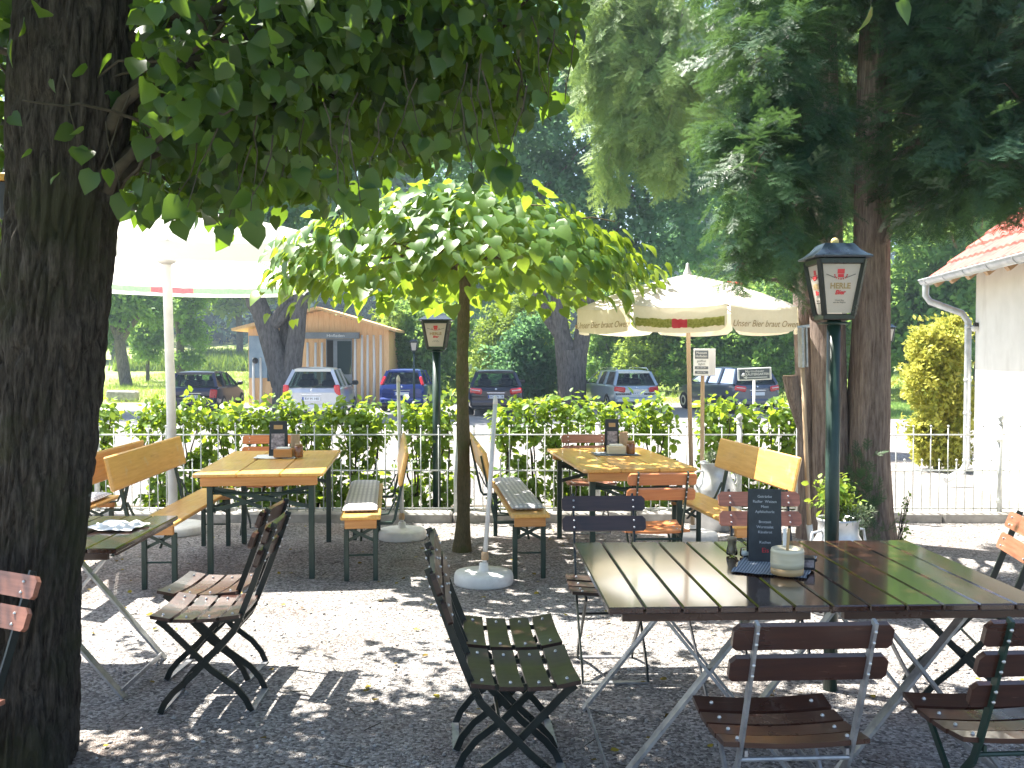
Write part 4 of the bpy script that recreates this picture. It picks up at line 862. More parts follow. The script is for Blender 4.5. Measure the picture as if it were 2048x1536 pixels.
car('parked_car', 'silver estate car with roof rails parked right of the stout grey tree', 1274, 34.5, R(13), 1.76, 4.6, 1.46, silv2, .93, 'bar', True, .72, 'RV C 54')
car('parked_car', 'dark grey car parked at an angle behind the white arrow sign', 1516, 33.0, R(17), 1.82, 4.5, 1.60, dgrey, 1.02, 'wedge', False, .68, '')

# stone block on the meadow edge
st_ = MB().box((0, 0, .22), (1.25, .5, .44), (0, .03, .1), 0, .06); o = st_.build('stone_trough', M['stone'], None, False, (PX(245, 41), 41, gz(41))); tag(o, 'grey stone block lying at the meadow edge left of the dark blue car', 'stone block')

# ------------------------------------------------------------------ lanterns
def lantern_post(label, loc, zoff=0, group='lanterns on posts', detail=True, warm=None):
    t = thing('lamp_post', label, 'lamp post', loc, 0, group); zb, zt_ = 1.85 + zoff, 2.115 + zoff
    MB().tube([(0, 0, 0), (0, 0, zb)], .034, 16).lathe([(.05, zb - .045), (.085, zb - .04), (.085, zb - .034), (.05, zb - .03)], 4, (0, 0, 0), 0, PI / 4).build('post', M['green'], t, True)
    hb, ht = .070, .108
    fr = MB().box((0, 0, zb - .008), (hb * 2 + .012, hb * 2 + .012, .028), None, 0, .004).box((0, 0, zt_ - .006), (ht * 2 + .012, ht * 2 + .012, .03), None, 0, .004)
    for sx in (-1, 1):
        for sy in (-1, 1): fr.bar((sx * hb, sy * hb, zb), (sx * ht, sy * ht, zt_), .020, .020, 0, (sx, sy, 0))
    fr.build('frame', M['blackgreen'], t)
    for k in range(4):
        pn = MB(); ins = .006
        pn.add([(-hb + .008, -hb + ins, zb + .012), (hb - .008, -hb + ins, zb + .012), (ht - .010, -ht + ins, zt_ - .018), (-ht + .010, -ht + ins, zt_ - .018)], [(0, 1, 2, 3)])
        o = pn.build('pane', warm or M['milk'], t); o.rotation_euler = (0, 0, k * PI / 2)
        if detail and k in (0, 3):
            tl = math.atan((ht - hb) / (zt_ - zb)); rot = (PI / 2 + tl, 0, 0)
            def on(z, e=.0035): return (0, -(hb + (ht - hb) * (z - zb) / (zt_ - zb)) + ins - e, z)
            H_ = zt_ - zb
            e = MB(); z0 = zb + H_ * .74
            c = on(z0); e.box((0, c[1], z0 + .013), (.034, .002, .022), (tl, 0, 0), 0); e.box((0, c[1] + .001, z0 - .008), (.028, .002, .016), (tl, 0, 0), 0); e.box((0, c[1], z0 + .028), (.040, .002, .006), (tl, 0, 0), 0)
            for i in range(9):
                a = PI + PI * i / 8; e.ball((.030 * math.cos(a), c[1] + .001 + .0006 * math.sin(a), z0 - .004 + .020 * math.sin(a)), .0035, 6, 4, 0)
            e.build('emblem', M['red'], o)
            w_ = MB()
            for s in (-1, 1):
                for i in range(5): w_.box((s * (.030 + .009 * i), on(z0 - .016 + .003 * i)[1], z0 - .016 + .0035 * i), (.009, .001, .004), (tl, -s * .4, 0))
            w_.build('scroll', M['ink'], o)
            text_obj('lettering', 'HERLE', .038, M['goldink'], o, on(zb + H_ * .525), rot, .0012, 0, .92); text_obj('lettering', 'Bier', .029, M['red'], o, on(zb + H_ * .41), rot, .0012, .25)
            text_obj('lettering', 'Unser Bier\naus der Region', .010, M['ink'], o, on(zb + H_ * .25), rot)
    rp = [(ht * 1.0, 0), (.138, .002), (.140, .010), (.118, .022), (.094, .042), (.076, .066), (.070, .074), (.001, .076)]
    ro = MB().lathe([(r_ * math.sqrt(2), z + zt_ + .008) for r_, z in rp], 4, (0, 0, 0), 0, PI / 4).build('roof', M['navy'], t); smooth_by_angle(ro, 30)
    MB().ball((0, 0, zt_ + .096), .019, 16, 10).lathe([(.008, zt_ + .07), (.008, zt_ + .084)], 8).build('finial', M['brass'], t, True)
    return t
lantern_post('large lantern on a dark green post just behind the dark table at right', (PX(1667, 4.78), 4.78, 0))
lantern_post('middle lantern on a post behind the fence, left of the small tree trunk', (PX(873, 9.95), 9.95, 0), -.13).scale = (1.22, 1.22, 1)
lantern_post('tiny far lantern beside the blue car', (PX(828, 30), 30, gz(30)), .25, detail=False)
lantern_post('distant lantern half hidden behind the right yew trunk', (PX(1774, 19.5), 19.5, gz(19.5)), .22, detail=False)

# ------------------------------------------------------------------ parasols
def sub(a, b, t): return Vector(a).lerp(Vector(b), t)
def parasol_base(mb, r=.22, h=.07): return mb.lathe([(r * .98, 0), (r, .01), (r, h * .55), (r * .985, h * .8), (r * .95, h * .97), (r * .5, h * 1.03), (.045, h + .008), (.036, h + .012), (.032, h + .06), (.026, h + .065)], 40)
def canopy_mesh(t, n, rad, a0, zrim, ztop, mat, val, vmat, scallop=0):
    """n sided tent roof with sagging panels and hanging flaps; returns canopy, rim corner list"""
    C = [Vector((rad * math.cos(a0 + 2 * PI * i / n), rad * math.sin(a0 + 2 * PI * i / n), zrim)) for i in range(n)]; top = Vector((0, 0, ztop)); mb = MB(); S = 10
    for i in range(n):
        A, B = C[i], C[(i + 1) % n]; k = len(mb.v)
        for u in range(S + 1):
            for v in range(S + 1):
                a = sub(top, A, u / S); b = sub(top, B, u / S); q = a.lerp(b, v / S); sag = .05 * (u / S) * 4 * (v / S) * (1 - v / S) * rad / 1.8; cv = .10 * rad / 1.8 * 4 * (u / S) * (1 - u / S) * .5
                q.z += cv - sag; mb.v.append(q)
        for u in range(S):
            for v in range(S): a = k + u * (S + 1) + v; mb.f.append((a, a + S + 1, a + S + 2, a + 1)); mb.m.append(0)
    cn = mb.build('canopy', mat, t, True)
    for i in range(n):
        A, B = C[i], C[(i + 1) % n]; mb = MB(); S = 16; out = ((A + B) / 2); out.z = 0; out.normalize()
        for v in range(S + 1):
            f = .015 + .97 * v / S; a = sub(A, B, f); sg = -.05 * rad / 1.8 * 4 * f * (1 - f); rnd = val * (1 - .22 * max(0, abs(2 * f - 1) * 8 - 7)); wav = .012 * math.sin(f * 19 + i)
            for w_ in range(5):
                z = sg + .002 - rnd * w_ / 4; mb.v.append(Vector((a.x, a.y, a.z)) + out * (.006 + wav * w_ / 4) + Vector((0, 0, z)))
        for v in range(S):
            for w_ in range(4): a = v * 5 + w_; mb.f.append((a, a + 5, a + 6, a + 1)); mb.m.append(0)
        vo = mb.build('valance', vmat, t, True); yield cn, vo, A, B, out
def print_on_flap(vo, A, B, out, val, kind, gmat, rad, size=.10, inside=False):
    ang = math.atan2(out.y, out.x); mid = (A + B) / 2; L = (B - A).length; sg = -.05 * rad / 1.8
    ex = Vector((-out.y, out.x, 0))
    if kind == 'band':
        mb = MB(); S = 46; zc = -val * .62
        for i in range(S + 1):
            f = -.46 + .92 * i / S; sgf = -.05 * rad / 1.8 * (1 - (2 * f) ** 2); e = .010 * noise.noise(Vector((f * 40, 1, A.x))); e2 = .010 * noise.noise(Vector((f * 40, 7, A.x)))
            for s, ee in ((1, e), (-1, e2)): mb.v.append(mid + ex * (f * L) + out * .024 + Vector((0, 0, sgf + zc + s * (val * .17) + ee)))
        for i in range(S): a = i * 2; f = -.46 + .92 * i / S; mb.f.append((a, a + 1, a + 3, a + 2)); mb.m.append(1 if abs(f + .01) < .075 else 0)
        if inside:
            for q in range(len(mb.v)): mb.v[q] = mb.v[q] - out * .036
        mb.build('printed_band', [gmat, M['palered'] if inside else M['red']], vo)
    else:
        text_obj('lettering', 'Unser Bier braut Owen', size, M['goldink'], vo, tuple(mid + out * .024 + Vector((0, 0, sg - val * .62))), (PI / 2, 0, ang + PI / 2), 0, .35)
# left square parasol
u0 = Vector((PX(343, 9.0), 9.0, 0)); t = thing('big_parasol', 'large square white parasol on a thick white pole at left', 'parasol', u0)
MB().tube([(0, 0, .05), (-.01, 0, 1.3), (-.035, 0, 2.62), (-.04, 0, 2.95)], [.043, .042, .041, .04], 16).build('pole', M['whitepole'], t, True)
parasol_base(MB(), .30, .08).build('base', M['white'], t, True)
a0 = R(45 + 18.4); rad = 1.86; k = 0; n0 = len(bpy.data.objects)
for cn, vo, A, B, out in canopy_mesh(t, 4, rad, a0, 2.55, 2.98, M['canvas'], .17, M['canvas']):
    if out.y > .5: print_on_flap(vo, A, B, out, .17, 'band', M['palegreen'], rad, inside=True)
    rb = MB().tube([(-.04, 0, 2.93), tuple(A + Vector((0, 0, .02)) * 0 + Vector((0, 0, -.012)))], .012, 8).build('rib', M['whitepole'], t, True)
    mid = (A + B) / 2; MB().tube([(-.04, 0, 2.93), tuple(mid + Vector((0, 0, -.06)))], .012, 8).build('rib', M['whitepole'], t, True)
    MB().tube([(-.037, 0, 2.53), tuple(sub((0, 0, 2.93), A, .55) + Vector((0, 0, -.03)))], .010, 8).build('strut', M['whitepole'], t, True)
    MB().tube([(-.037, 0, 2.53), tuple(sub((0, 0, 2.93), mid, .62) + Vector((0, 0, -.07)))], .010, 8).build('strut', M['whitepole'], t, True)
TR = Matrix.Translation((0, 0, 2.55)) @ Matrix.Rotation(R(-3.4), 4, 'X') @ Matrix.Translation((0, 0, -2.55))
for o in t.children:
    if o.name.split('.')[0] in ('canopy', 'valance', 'rib', 'strut'): o.matrix_local = TR
MB().lathe([(.05, 2.48), (.085, 2.50), (.09, 2.53), (.07, 2.56), (.05, 2.57)], 16, (-.036, 0, 0)).build('hub', M['whitepole'], t, True)
MB().bar((-.22, -1.0, 2.72), (-.30, -1.05, 2.30), .03, .016).box((-.30, -1.05, 2.28), (.06, .03, .04), None, 0, .008).build('hanging_handle', M['whitepole'], t)
# right octagonal parasol
u1 = Vector((PX(1388, 8.62), 8.62, 0)); t = thing('octagonal_parasol', 'cream octagonal parasol with printed flaps over the right yellow table', 'parasol', u1)
MB().tube([(0, 0, .05), (-.03, 0, 1.0), (-.065, 0, 2.30)], .019, 14).build('pole', M['woodpole'], t, True)
parasol_base(MB(), .22, .075).build('base', M['white'], t, True)
ct = bpy.data.objects.new('canopy_carrier', None); bpy.data.objects.remove(ct)
rad = .99; kk = 0; a0 = R(-90 - 22.5 - 14)
parts = list(canopy_mesh(t, 8, rad, a0, 2.05, 2.36, M['cream'], .20, M['cream']))
# the pole leans, so the whole head sits off centre
for i, (cn, vo, A, B, out) in enumerate(parts):
    print_on_flap(vo, A, B, out, .20, 'band' if i in (0, 4) else 'text', M['hopgreen'], rad, .075)
    vo.location.x -= .06
    o = MB().tube([(-.06, 0, 2.33), tuple(A + Vector((-.06, 0, -.015)))], .007, 6).build('rib', M['woodpole'], t, True)
seen = set()
for cn, *_ in parts:
    if cn.name not in seen: seen.add(cn.name); cn.location.x -= .06; cn.data.materials[0] = M['canvas2'] if 'canvas2' in M else M['canvas']
MB().lathe([(.045, 2.34), (.035, 2.37), (.016, 2.41), (.012, 2.45), (.001, 2.46)], 14, (-.062, 0, 0)).build('finial', M['white'], t, True)
em = MB(); a = a0 + 2 * PI * 1.5 / 8; dr_ = Vector((math.cos(a), math.sin(a), 0)); c = dr_ * .60; nrm_rot = (0, math.atan2(.31, .92), 0)
q = Euler((0, 0, a)).to_matrix() @ Euler((0, math.atan(.31 / (.99 * math.cos(PI / 8))), 0)).to_matrix()
em.box(Vector((c.x - .06, c.y, 2.245)), (.09, .12, .006), q, 0); em.build('printed_emblem', M['red'], t)
# bare parasol poles with round white feet
def bare_pole(label, x, y, ztop, lean, mat):
    t = thing('bare_parasol_stand', label, 'parasol stand', (x, y, 0), 0, 'parasol stands without canopy')
    MB().tube([(0, 0, .07), (lean[0] * .5, lean[1] * .5, ztop * .5), (lean[0], lean[1], ztop)], [.0165, .0165, .016], 14).lathe([(.018, ztop - .01), (.016, ztop + .025), (.004, ztop + .05)], 12, (lean[0], lean[1], 0)).build('pole', mat, t, True)
    parasol_base(MB(), .215, .085).build('foot', M['white'], t, True)
    MB().lathe([(.024, .17), (.027, .18), (.027, .22), (.02, .23)], 12, (lean[0] * .1, 0, 0)).build('clamp', M['card'], t, True)
bare_pole('upright bare parasol stand right of the left yellow table', PX(803, 8.72), 8.72, 1.42, (-.03, 0), M['whitepole'])
bare_pole('leaning bare parasol stand right of the small tree trunk, nearer to the camera', PX(967, 7.02), 7.02, 1.31, (.085, 0), M['whitepole'])

# ------------------------------------------------------------------ beer tables and benches
def beer_table(label, c, rz, w, l, h=.80):
    t = thing('beer_table', label, 'table', (c[0], c[1], 0), rz, 'yellow beer tables')
    mb = MB(); nb = 3
    for i in range(nb): mb.box(((-.5 + (i + .5) / nb) * w, 0, h - .014), (w / nb - .003, l, .028), None, 0, .006)
    mb.build('tabletop', M['pine'], t)
    for s in (-1, 1): MB().box((0, s * (l / 2 - .045), h - .062), (w - .10, .045, .066), None, 0, .004).build('batten', M['pine_v'], t)
    for sy in (-1, 1):
        y = sy * (l / 2 - .12)
        for sx in (-1, 1): MB().box((sx * (w / 2 - .10), y, (h - .1) / 2), (.042, .034, h - .1), None, 0, .004).build('leg', M['green'], t)
        MB().bar((-w / 2 + .10, y + .02, h - .13), (.0, y + .02, h - .27), .025, .012, 0, (0, 1, 0)).bar((w / 2 - .10, y + .02, h - .27), (-w / 2 + .1, y + .02, h - .12), .03, .012, 0, (0, 1, 0)).bar((w / 2 - .10, y + .034, h - .12), (-w / 2 + .1, y + .034, h - .29), .03, .012, 0, (0, 1, 0)).tube([(-w / 2 + .1, y, h - .16), (w / 2 - .1, y, h - .16)], .009, 6).build('cross_brace', M['green'], t)
        MB().bar((0, y - sy * .02, h - .2), (0, y - sy * .45, h - .03), .02, .012).build('stay', M['green'], t)
    return t
beer_table('yellow beer table at left with a menu stand near its far end', (-1.91, 7.82), R(5.6), .93, 1.64)
beer_table('yellow beer table at right under the octagonal parasol', (.855, 8.08), R(7.6), .88, 1.62)
def bench(label, c, rz, L=1.7, side=1, back=True):
    t = thing('beer_bench', label, 'bench', (c[0], c[1], 0), rz, 'benches with backrests'); h = .49; w = .29
    MB().box((0, 0, h - .014), (w, L, .028), None, 0, .007).build('seat', M['pine'], t)
    for s in (-1, 1): MB().box((0, s * (L / 2 - .05), h - .062), (w - .06, .04, .066), None, 0, .004).build('batten', M['pine_v'], t)
    for sy in (-1, 1):
        y = sy * (L / 2 - .10)
        for sx in (-1, 1): MB().box((sx * .105, y, (h - .09) / 2), (.036, .032, h - .09), None, 0, .004).build('leg', M['green'], t)
        MB().bar((-.1, y + .012, h - .10), (.1, y + .012, h - .2), .022, .010, 0, (0, 1, 0)).bar((.1, y + .026, h - .10), (-.1, y + .026, h - .2), .022, .010, 0, (0, 1, 0)).tube([(-.1, y, .19), (.1, y, .19)], .007, 6).build('cross_brace', M['green'], t)
        MB().bar((0, y - sy * .02, h - .2), (0, y - sy * .36, h - .03), .016, .010).build('stay', M['green'], t)
        y2 = sy * (L / 2 - .22)
        MB().strip([(side * .10, y2, .40), (side * .225, y2, .40), (side * .245, y2, .43), (side * .345, y2, .90)], .035, .020, 0, (0, 1, 0)).strip([(side * .11, y2, h - .03), (side * .20, y2, h - .02), (side * .262, y2, .60)], .02, .012, 0, (0, 1, 0)).build('back_support', M['green'], t)
    MB().box((side * .31, 0, .825), (.028, L, .25), (0, side * .21, 0), 0, .010).build('backrest', M['pine'], t)
    return t
bench('pine bench with backrest nearest the linden trunk, facing away to the left', (-3.36, 7.15), R(2), 1.8, 1)
bench('long pine bench with backrest on the left side of the left yellow table', (-2.52, 7.6), R(2.6), 1.74, -1)
bench('pine bench with a half sunlit cushion on the right side of the left yellow table', (-1.2, 7.87), R(7), 1.78, 1)
bench('pine bench with a grey cushion between the small tree and the right yellow table', (.04, 8.0), R(5.9), 1.88, -1)
bench('pine bench with dappled backrest right of the right yellow table', (1.55, 7.42), R(8), 1.56, 1)
def cushion(label, c, rz, L, w=.25):
    mb = MB(); NX, NY = 14, 60
    for s in (1, -1):
        for j in range(NY + 1):
            for i in range(NX + 1):
                x = -w / 2 + w * i / NX; y = -L / 2 + L * j / NY; e = min(1, 6 * min(i, NX - i) / NX) ** .5 * min(1, 24 * min(j, NY - j) / NY) ** .5
                z = .022 + s * .020 * e * (1 + .25 * abs(math.sin(j * PI / 8)) + .1 * noise.noise(Vector((x * 9, y * 6, s)))); mb.v.append(Vector((x, y, z)))
    q = (NX + 1) * (NY + 1)
    for s in range(2):
        for j in range(NY):
            for i in range(NX): a = s * q + j * (NX + 1) + i; f = (a, a + 1, a + NX + 2, a + NX + 1); mb.f.append(f if s == 0 else f[::-1]); mb.m.append(0)
    o = mb.build('seat_cushion', M['cushion'], None, True, (c[0], c[1], .492)); o.rotation_euler = (0, 0, rz); return tag(o, label, 'cushion', 'woven bench cushions')
cushion('grey white woven cushion on the bench right of the left yellow table', (-1.215, 7.92), R(7), 1.60)
cushion('grey checked cushion on the bench beside the leaning bare pole', (.035, 8.05), R(5.9), 1.7)
cushion('pale cushion on the bench nearest the linden trunk', (-3.37, 7.2), R(2), 1.5)

# ------------------------------------------------------------------ slatted tables with crossed legs
def cross_table(label, c, rz, w=.81, l=1.2, h=.76, top='darkwood', n=6):
    t = thing('slatted_table', label, 'table', (c[0], c[1], 0), rz, 'dark slatted folding tables'); mb = MB(); b = w / n
    for i in range(n): mb.box(((-.5 + (i + .5) / n) * w, 0, h - .013), (b - .006, l, .026), None, 0, .005)
    mb.build('tabletop', M[top], t)
    ap = MB()
    for s in (-1, 1): ap.box((0, s * (l / 2 - .06), h - .045), (w - .12, .03, .036)).box((s * (w / 2 - .02), 0, h - .034), (.012, l - .1, .016))
    ap.build('apron', M['chairwood'], t); fx = w / 2 - .02
    for sy in (-1, 1):
        y = sy * (l / 2 - .16)
        MB().strip([(-fx * .52, y, h - .03), (-fx * .45, y, h - .08), (fx * .80, y, .10), (fx * .98, y, .0)], .036, .012, 0, (0, .0, 1)).build('leg', M['galv'], t) if 0 else MB().bar((-fx * .55, y, h - .03), (fx * .97, y, .004), .012, .050, 0, (0, 1, 0)).build('leg', M['galv'], t)
        MB().bar((fx * .55, y + .014, h - .03), (-fx * .97, y + .014, .004), .012, .050, 0, (0, 1, 0)).build('leg', M['galv'], t)
    for sx in (-1, 1): MB().bar((sx * fx * .93, -l / 2 + .17, .03), (sx * fx * .93, l / 2 - .17, .03), .026, .006, 0, (1, 0, 0)).build('foot_bar', M['galv'], t)
    MB().bar((0, -l / 2 + .18, .36), (.05, l / 2 - .18, h - .06), .022, .006, 0, (1, 0, 0)).build('diagonal_stay', M['galv'], t)
    return t
rzT = R(2.2); ex = Vector((math.cos(rzT), math.sin(rzT))); ey = Vector((-math.sin(rzT), math.cos(rzT))); Tn = Vector((.341, 3.45))
c1 = Tn + ex * .405 + ey * .6; c2 = Tn + ex * 1.219 + ey * .6
cross_table('left one of the two joined dark slatted tables, pale reflections on its top', c1, rzT); cross_table('right one of the two joined dark slatted tables, under the large lantern', c2, rzT)
cross_table('dark slatted table partly hidden behind the linden trunk', (-2.27, 4.95), R(1.5), .84, .92)

# ------------------------------------------------------------------ folding chairs
def chair(label, wood, frame, slats=2, w=.44, metalbolt=True):
    t = thing('folding_chair', label, 'chair', (0, 0, 0), 0, 'slatted folding chairs'); hx = w / 2 - .055
    se = MB()
    for i in range(4):
        y = -.145 + .105 * i; dz = [.012, .0, -.002, .010][i]
        S = 8; k = len(se.v)
        for j in range(S + 1):
            x = -w / 2 + w * j / S; z = .45 + dz - .012 * math.cos(x / w * PI); tw_ = [.06, .02, -.01, -.09][i]
            for a, b in ((-.044, -.008), (.044, -.008), (.044, .008), (-.044, .008)): se.v.append(Vector((x, y + a, z + b - a * tw_ * 2)))
        for j in range(S):
            for q in range(4): a = k + j * 4 + q; a2 = k + j * 4 + (q + 1) % 4; se.f.append((a, a2, a2 + 4, a + 4)); se.m.append(0)
        se.f += [(k + 3, k + 2, k + 1, k), (k + S * 4, k + S * 4 + 1, k + S * 4 + 2, k + S * 4 + 3)]; se.m += [0, 0]
    for s in (-1, 1):
        for i in range(4): se.ball((s * hx, -.145 + .105 * i, .455 + [.012, .0, -.002, .010][i]), .007, 8, 6, 1)
    se.build('seat', [wood, M['bolt']], t)
    bp = lambda z: -.19 - (z - .46) * .36
    bk = MB()
    for i in range(slats):
        zc = .835 - .105 * i; k = len(bk.v); S = 10; hh = .041
        outl = [(-w / 2 - .01 + .012, -hh), (w / 2 + .01 - .012, -hh), (w / 2 + .01, -hh + .012), (w / 2 + .01, hh - .018), (w / 2 - .008, hh), (-w / 2 + .008, hh), (-w / 2 - .01, hh - .018), (-w / 2 - .01, -hh + .012)]
        ca, sa = math.cos(.35), math.sin(.35)
        for dy in (.010, -.010):
            for x, z in outl: yy = bp(zc) + .014 + dy * ca - z * sa; bk.v.append(Vector((x, yy, zc + z * ca + dy * sa)))
        bk.f += [tuple(k + q for q in range(8)), tuple(k + 8 + q for q in range(8))[::-1]] + [(k + q, k + 8 + q, k + 8 + (q + 1) % 8, k + (q + 1) % 8) for q in range(8)]; bk.m += [0] * 10
    for s in (-1, 1):
        for i in range(slats):
            zc = .835 - .105 * i
            for dz in (-.018, .018): bk.ball((s * hx, bp(zc + dz) + .026, zc + dz), .0062, 8, 6, 1); bk.ball((s * hx, bp(zc + dz) - .0145, zc + dz), .0062, 8, 6, 1)
    bk.build('backrest', [wood, M['bolt']], t)
    for s in (-1, 1):
        MB().strip([(s * hx, bp(.885), .885), (s * hx, bp(.60), .60), (s * hx, -.185, .46), (s * hx, -.15, .385), (s * hx, .03, .19), (s * hx, .13, .10), (s * hx, .17, .05), (s * hx, .19, .004)], .010, .028, 0).build('rear_leg', frame, t)
        xo = s * (hx - .016)
        MB().strip([(xo, .205, .435), (xo, .17, .41), (xo, -.04, .20), (xo, -.15, .12), (xo, -.20, .06), (xo, -.225, .004)], .010, .028, 0).strip([(xo, -.19, .435), (xo, .20, .432)], .010, .020).build('front_leg', frame, t)
    MB().box((0, .19, .006), (hx * 2, .030, .008)).build('foot_bar', M['galv'], t); MB().box((0, -.225, .006), (hx * 2 - .03, .030, .008)).build('foot_bar', M['galv'], t)
    MB().tube([(-hx, -.075, .285), (hx, -.075, .285)], .007, 8).build('stretcher', frame, t); MB().tube([(-hx, -.17, .41), (hx, -.17, .41)], .008, 8).build('stretcher', frame, t)
    return t
G_ = M['blackgreen']
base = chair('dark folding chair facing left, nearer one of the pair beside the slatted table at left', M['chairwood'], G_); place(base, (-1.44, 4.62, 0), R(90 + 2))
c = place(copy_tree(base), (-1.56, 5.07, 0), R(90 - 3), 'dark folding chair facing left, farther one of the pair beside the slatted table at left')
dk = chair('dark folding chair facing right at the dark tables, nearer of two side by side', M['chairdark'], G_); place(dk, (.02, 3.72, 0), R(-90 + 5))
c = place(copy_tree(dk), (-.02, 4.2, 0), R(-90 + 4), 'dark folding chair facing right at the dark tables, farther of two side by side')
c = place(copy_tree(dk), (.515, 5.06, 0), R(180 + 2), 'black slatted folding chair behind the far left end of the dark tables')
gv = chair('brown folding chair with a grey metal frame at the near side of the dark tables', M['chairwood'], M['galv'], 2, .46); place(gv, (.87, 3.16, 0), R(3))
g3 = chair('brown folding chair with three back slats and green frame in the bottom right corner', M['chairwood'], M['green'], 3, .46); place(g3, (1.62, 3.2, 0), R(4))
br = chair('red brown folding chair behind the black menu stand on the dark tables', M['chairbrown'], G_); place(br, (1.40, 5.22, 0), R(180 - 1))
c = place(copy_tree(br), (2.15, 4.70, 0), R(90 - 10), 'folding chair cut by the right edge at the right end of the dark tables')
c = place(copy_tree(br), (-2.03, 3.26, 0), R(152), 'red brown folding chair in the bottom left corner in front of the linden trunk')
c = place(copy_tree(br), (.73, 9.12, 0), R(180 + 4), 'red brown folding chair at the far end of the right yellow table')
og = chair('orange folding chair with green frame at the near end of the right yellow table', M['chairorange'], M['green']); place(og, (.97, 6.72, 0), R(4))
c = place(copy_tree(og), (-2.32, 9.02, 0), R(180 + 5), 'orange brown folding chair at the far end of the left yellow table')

# ------------------------------------------------------------------ things on the tables
def menu(label, c, z, rz, w, h, mat, lines=True, pic=False):
    t = thing('menu_stand', label, 'menu', (c[0], c[1], z), rz, 'menu stands on the tables'); d_ = .05
    mb = MB(); mb.bar((0, -d_, 0), (0, 0.0, h), .006, w, 0, (1, 0, 0)); mb.bar((0, d_, 0), (0, .004, h), .006, w, 0, (1, 0, 0)); mb.box((0, 0, .004), (w, d_ * 2, .006)); mb.build('board', mat, t)
    tl = math.atan(d_ / h); on = lambda q: (-.0, -d_ * (1 - q) - .0045, h * q)
    if lines:
        tx = ['Getr\u00e4nke', 'Radler  Weizen', 'Most', 'Apfelschorle', '', 'Brotzeit', 'Wurstsalat', 'K\u00e4sebrot', '', 'Kuchen']
        for i, s in enumerate(tx):
            if s: text_obj('lettering', s, w * .115, M['chalk'], t, on(.90 - .07 * i), (PI / 2 - tl, 0, 0))
        text_obj('lettering', 'Eis', w * .2, M['red'], t, on(.16), (PI / 2 - tl, 0, 0))
    if pic:
        p_ = on(.42); MB().box((p_[0], p_[1], p_[2]), (w * .75, .002, h * .45), (-tl, 0, 0)).build('picture', M['menupic'], t); p_ = on(.83); MB().box((p_[0], p_[1], p_[2]), (w * .5, .002, h * .12), (-tl, 0, 0)).build('heading', M['ceramtan'], t)
    return t
zT = .762
menu('black chalk menu stand on the dark tables', (1.105, 4.25), zT, R(-8), .14, .31, M['menu'])
menu('printed menu stand on the left yellow table', (PX(556, 8.2), 8.2), .802, R(4), .145, .29, M['menu'], False, True)
menu('black printed menu stand on the right yellow table', (PX(1224, 8.45), 8.45), .802, R(4), .115, .29, M['menu'], False, True)
def placemat(label, c, z, rz, w, l, mat):
    mb = MB(); NX, NY = 24, 18
    for j in range(NY + 1):
        for i in range(NX + 1):
            x = -w / 2 + w * i / NX; y = -l / 2 + l * j / NY; e = max(0, max(abs(2 * i / NX - 1), abs(2 * j / NY - 1)) - .75) * 4
            mb.v.append(Vector((x + .004 * math.sin(y * 40), y + .004 * math.sin(x * 37), .002 + .005 * e * (.6 + noise.noise(Vector((x * 22, y * 22, 3)))))))
    for j in range(NY):
        for i in range(NX): a = j * (NX + 1) + i; mb.f.append((a, a + 1, a + NX + 2, a + NX + 1)); mb.m.append(0)
    o = mb.build('place_mat', mat, None, True, (c[0], c[1], z)); o.rotation_euler = (0, 0, rz); return tag(o, label, 'place mat', 'cloths under the condiments')
placemat('blue grey woven mat under the menu stand on the dark tables', (1.13, 4.15), zT, R(-22), .30, .46, M['mat'])
placemat('white paper mat on the left yellow table', (PX(552, 8.1), 8.08), .802, R(6), .34, .30, M['paper'])
placemat('grey mat on the right yellow table', (PX(1232, 8.3), 8.3), .802, R(6), .38, .28, M['mat'])
t = thing('ceramic_pot', 'cream and tan ceramic pot with a wooden stick on the dark tables', 'pot', (1.125, 3.96, zT + .004))
MB().lathe([(.062, 0), (.066, .003), (.066, .028)], 28).build('foot_ring', M['ceramtan'], t, True)
MB().lathe([(.066, .028), (.0675, .05), (.066, .09), (.0675, .094), (.064, .104), (.060, .106), (.056, .098), (.001, .096)], 28).build('bowl', M['ceram'], t, True)
MB().tube([(.0, 0, .095), (.004, 0, .15), (.006, 0, .185)], .006, 8).box((-.010, .004, .15), (.014, .004, .07), None, 1).build('stick', [M['ceramtan'], M['paper']], t)
t = thing('pepper_mill', 'small tan pepper shaker with glass foot at the left corner of the blue grey mat', 'shaker', (.985, 4.34, zT + .004))
MB().lathe([(.024, 0), (.026, .01), (.022, .03), (.018, .045), (.020, .06), (.022, .066)], 18).build('glass_foot', M['clearglass'], t, True); MB().lathe([(.0165, .006), (.0155, .04), (.019, .068), (.0215, .07), (.020, .078), (.001, .080)], 18).build('shaker_body', M['salt'], t, True)
t = thing('salt_glass', 'low clear salt glass beside the pepper shaker', 'glass', (1.04, 4.31, zT + .004)); MB().lathe([(.026, 0), (.027, .012), (.024, .030), (.022, .034)], 18).build('glass_body', M['clearglass'], t, True); MB().lathe([(.02, .004), (.02, .02), (.001, .021)], 14).build('salt', M['paper'], t, True)
t = thing('sugar_box', 'small dark box with patterned sides right of the ceramic pot', 'box', (1.235, 4.05, zT + .004), R(-15)); MB().box((0, 0, .026), (.06, .06, .05), None, 0, .004).build('box_body', M['black'], t); MB().box((0.005, -.031, .028), (.04, .002, .03)).build('printed_side', M['menupic'], t)
